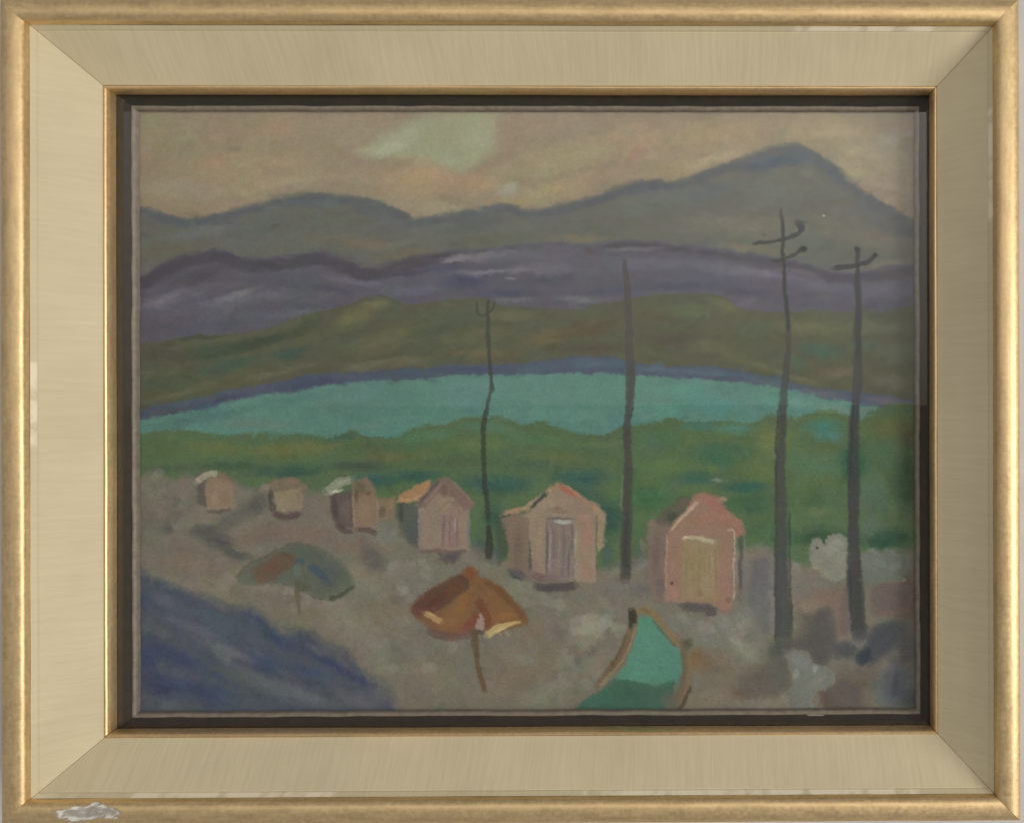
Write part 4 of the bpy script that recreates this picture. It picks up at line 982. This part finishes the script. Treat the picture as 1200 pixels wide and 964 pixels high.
# ------------------------------------------------------------------ the painting itself: a board whose paint has real relief
def build_painting():
    xs = (np.arange(X0, X1 + 1) - CX) / 1.003
    ys = (np.arange(Y0, Y1 + 1) - CY) / 1.0017
    gx, gy = np.meshgrid(xs, ys)
    hp = PH - PH.min()
    hp = np.clip(hp, 0, 3.0)
    hh = hp * .24 + .02 * DRY
    co = np.stack([gx * S, -hh * S, -gy * S], -1).reshape(-1, 3)
    nv = W * H
    back = np.array([world(xs[0], ys[0], -3), world(xs[-1], ys[0], -3), world(xs[-1], ys[-1], -3), world(xs[0], ys[-1], -3)])
    ii = np.arange(nv).reshape(H, W)
    q = np.stack([ii[:-1, :-1], ii[1:, :-1], ii[1:, 1:], ii[:-1, 1:]], -1).reshape(-1, 4)
    c = [ii[0, 0], ii[0, -1], ii[-1, -1], ii[-1, 0]]
    extra = np.array([(nv, nv + 1, nv + 2, nv + 3)] + [(c[i], c[(i + 1) % 4], nv + (i + 1) % 4, nv + i) for i in range(4)])
    allq = np.vstack([q, extra]).astype(np.int32)
    me = bpy.data.meshes.new('painting')
    me.vertices.add(nv + 4)
    me.vertices.foreach_set('co', np.vstack([co, back]).astype(np.float32).ravel())
    me.loops.add(allq.size)
    me.loops.foreach_set('vertex_index', allq.ravel())
    me.polygons.add(len(allq))
    me.polygons.foreach_set('loop_start', np.arange(0, allq.size, 4, dtype=np.int32))
    me.polygons.foreach_set('loop_total', np.full(len(allq), 4, np.int32))
    me.update(calc_edges=True)
    at = me.color_attributes.new('pigment', 'FLOAT_COLOR', 'POINT')
    rgba = np.ones((nv + 4, 4), np.float32)
    rgba[:nv, :3] = ALB.reshape(-1, 3)
    rgba[nv:, :3] = (.35, .28, .2)
    at.data.foreach_set('color', rgba.ravel())
    sm_ = np.ones(len(allq), bool)
    sm_[-5:] = False
    me.polygons.foreach_set('use_smooth', sm_)
    me.materials.append(M_PAINT)
    return link(bpy.data.objects.new('painting', me), root)


build_painting()

# ------------------------------------------------------------------ wall
wall = box_obj('wall', -3000, 3000, -2400, 2400, -60, -8.6, M_WALL, None)
wall['kind'] = 'structure'

# ------------------------------------------------------------------ light
wd = bpy.data.worlds.new('World')
sc.world = wd
wd.use_nodes = True
bg = wd.node_tree.nodes['Background']
bg.inputs[0].default_value = (.78, .76, .74, 1)
bg.inputs[1].default_value = .37


def area(name, loc, target, sx, sy, power, col):
    L = bpy.data.lights.new(name, 'AREA')
    L.shape = 'RECTANGLE'
    L.size, L.size_y = sx, sy
    L.energy = power
    L.color = col
    o = link(bpy.data.objects.new(name, L))
    o.location = loc
    from mathutils import Vector
    d = Vector(target) - Vector(loc)
    o.rotation_euler = d.to_track_quat('-Z', 'Y').to_euler()
    return o


def gradient_area(L, left, right, low, high):
    """lit wall that is brighter towards the window and the ceiling"""
    L.use_nodes = True
    nt = L.node_tree
    em = nt.nodes['Emission']
    g = nt.nodes.new('ShaderNodeNewGeometry')
    sp = nt.nodes.new('ShaderNodeSeparateXYZ')
    nt.links.new(g.outputs['Parametric'], sp.inputs[0])
    out = []
    for i, (lo, hi) in enumerate(((left, right), (low, high))):
        mr = N(nt, 'ShaderNodeMapRange')
        nt.links.new(sp.outputs[i], mr.inputs['Value'])
        mr.inputs['To Min'].default_value = lo
        mr.inputs['To Max'].default_value = hi
        out.append(mr.outputs[0])
    m = N(nt, 'ShaderNodeMath', operation='MULTIPLY')
    nt.links.new(out[0], m.inputs[0])
    nt.links.new(out[1], m.inputs[1])
    nt.links.new(m.outputs[0], em.inputs['Strength'])


# window to the right, and the pale upper wall of the room behind the photographer
area('window_light', (2.6, -1.9, -.4), (0, 0, 0), 1.3, 1.6, 55, (1.0, .95, .86))
rl = area('room_light', (.0, -3.0, .675), (.0, 0, .675), 7.0, 1.3, 66, (1.0, .95, .88))
gradient_area(rl.data, .08, .92, .4, 1.75)

# ------------------------------------------------------------------ camera
D = 907.66
cam = bpy.data.cameras.new('camera')
co = link(bpy.data.objects.new('camera', cam))
co.location = (198.58 * S, -D * S, -1.07 * S)
co.rotation_mode = 'YXZ'
from mathutils import Matrix
co.matrix_world = Matrix.Translation(co.location) @ Matrix.Rotation(math.radians(-.4), 4, 'Z') @ Matrix.Rotation(math.radians(90), 4, 'X') @ Matrix.Rotation(math.radians(-.1), 4, 'Z')
cam.sensor_fit = 'HORIZONTAL'
cam.sensor_width = 36
cam.lens = 36 * D / 1200
cam.shift_x = -224.7 / 1200
cam.shift_y = 0
cam.clip_start = .01
cam.clip_end = 50
sc.camera = co

sc.view_settings.view_transform = 'Standard'
sc.view_settings.look = 'None'
sc.view_settings.exposure = 0
sc.view_settings.gamma = 1
sc.cycles.use_denoising = True
sc.cycles.max_bounces = 8
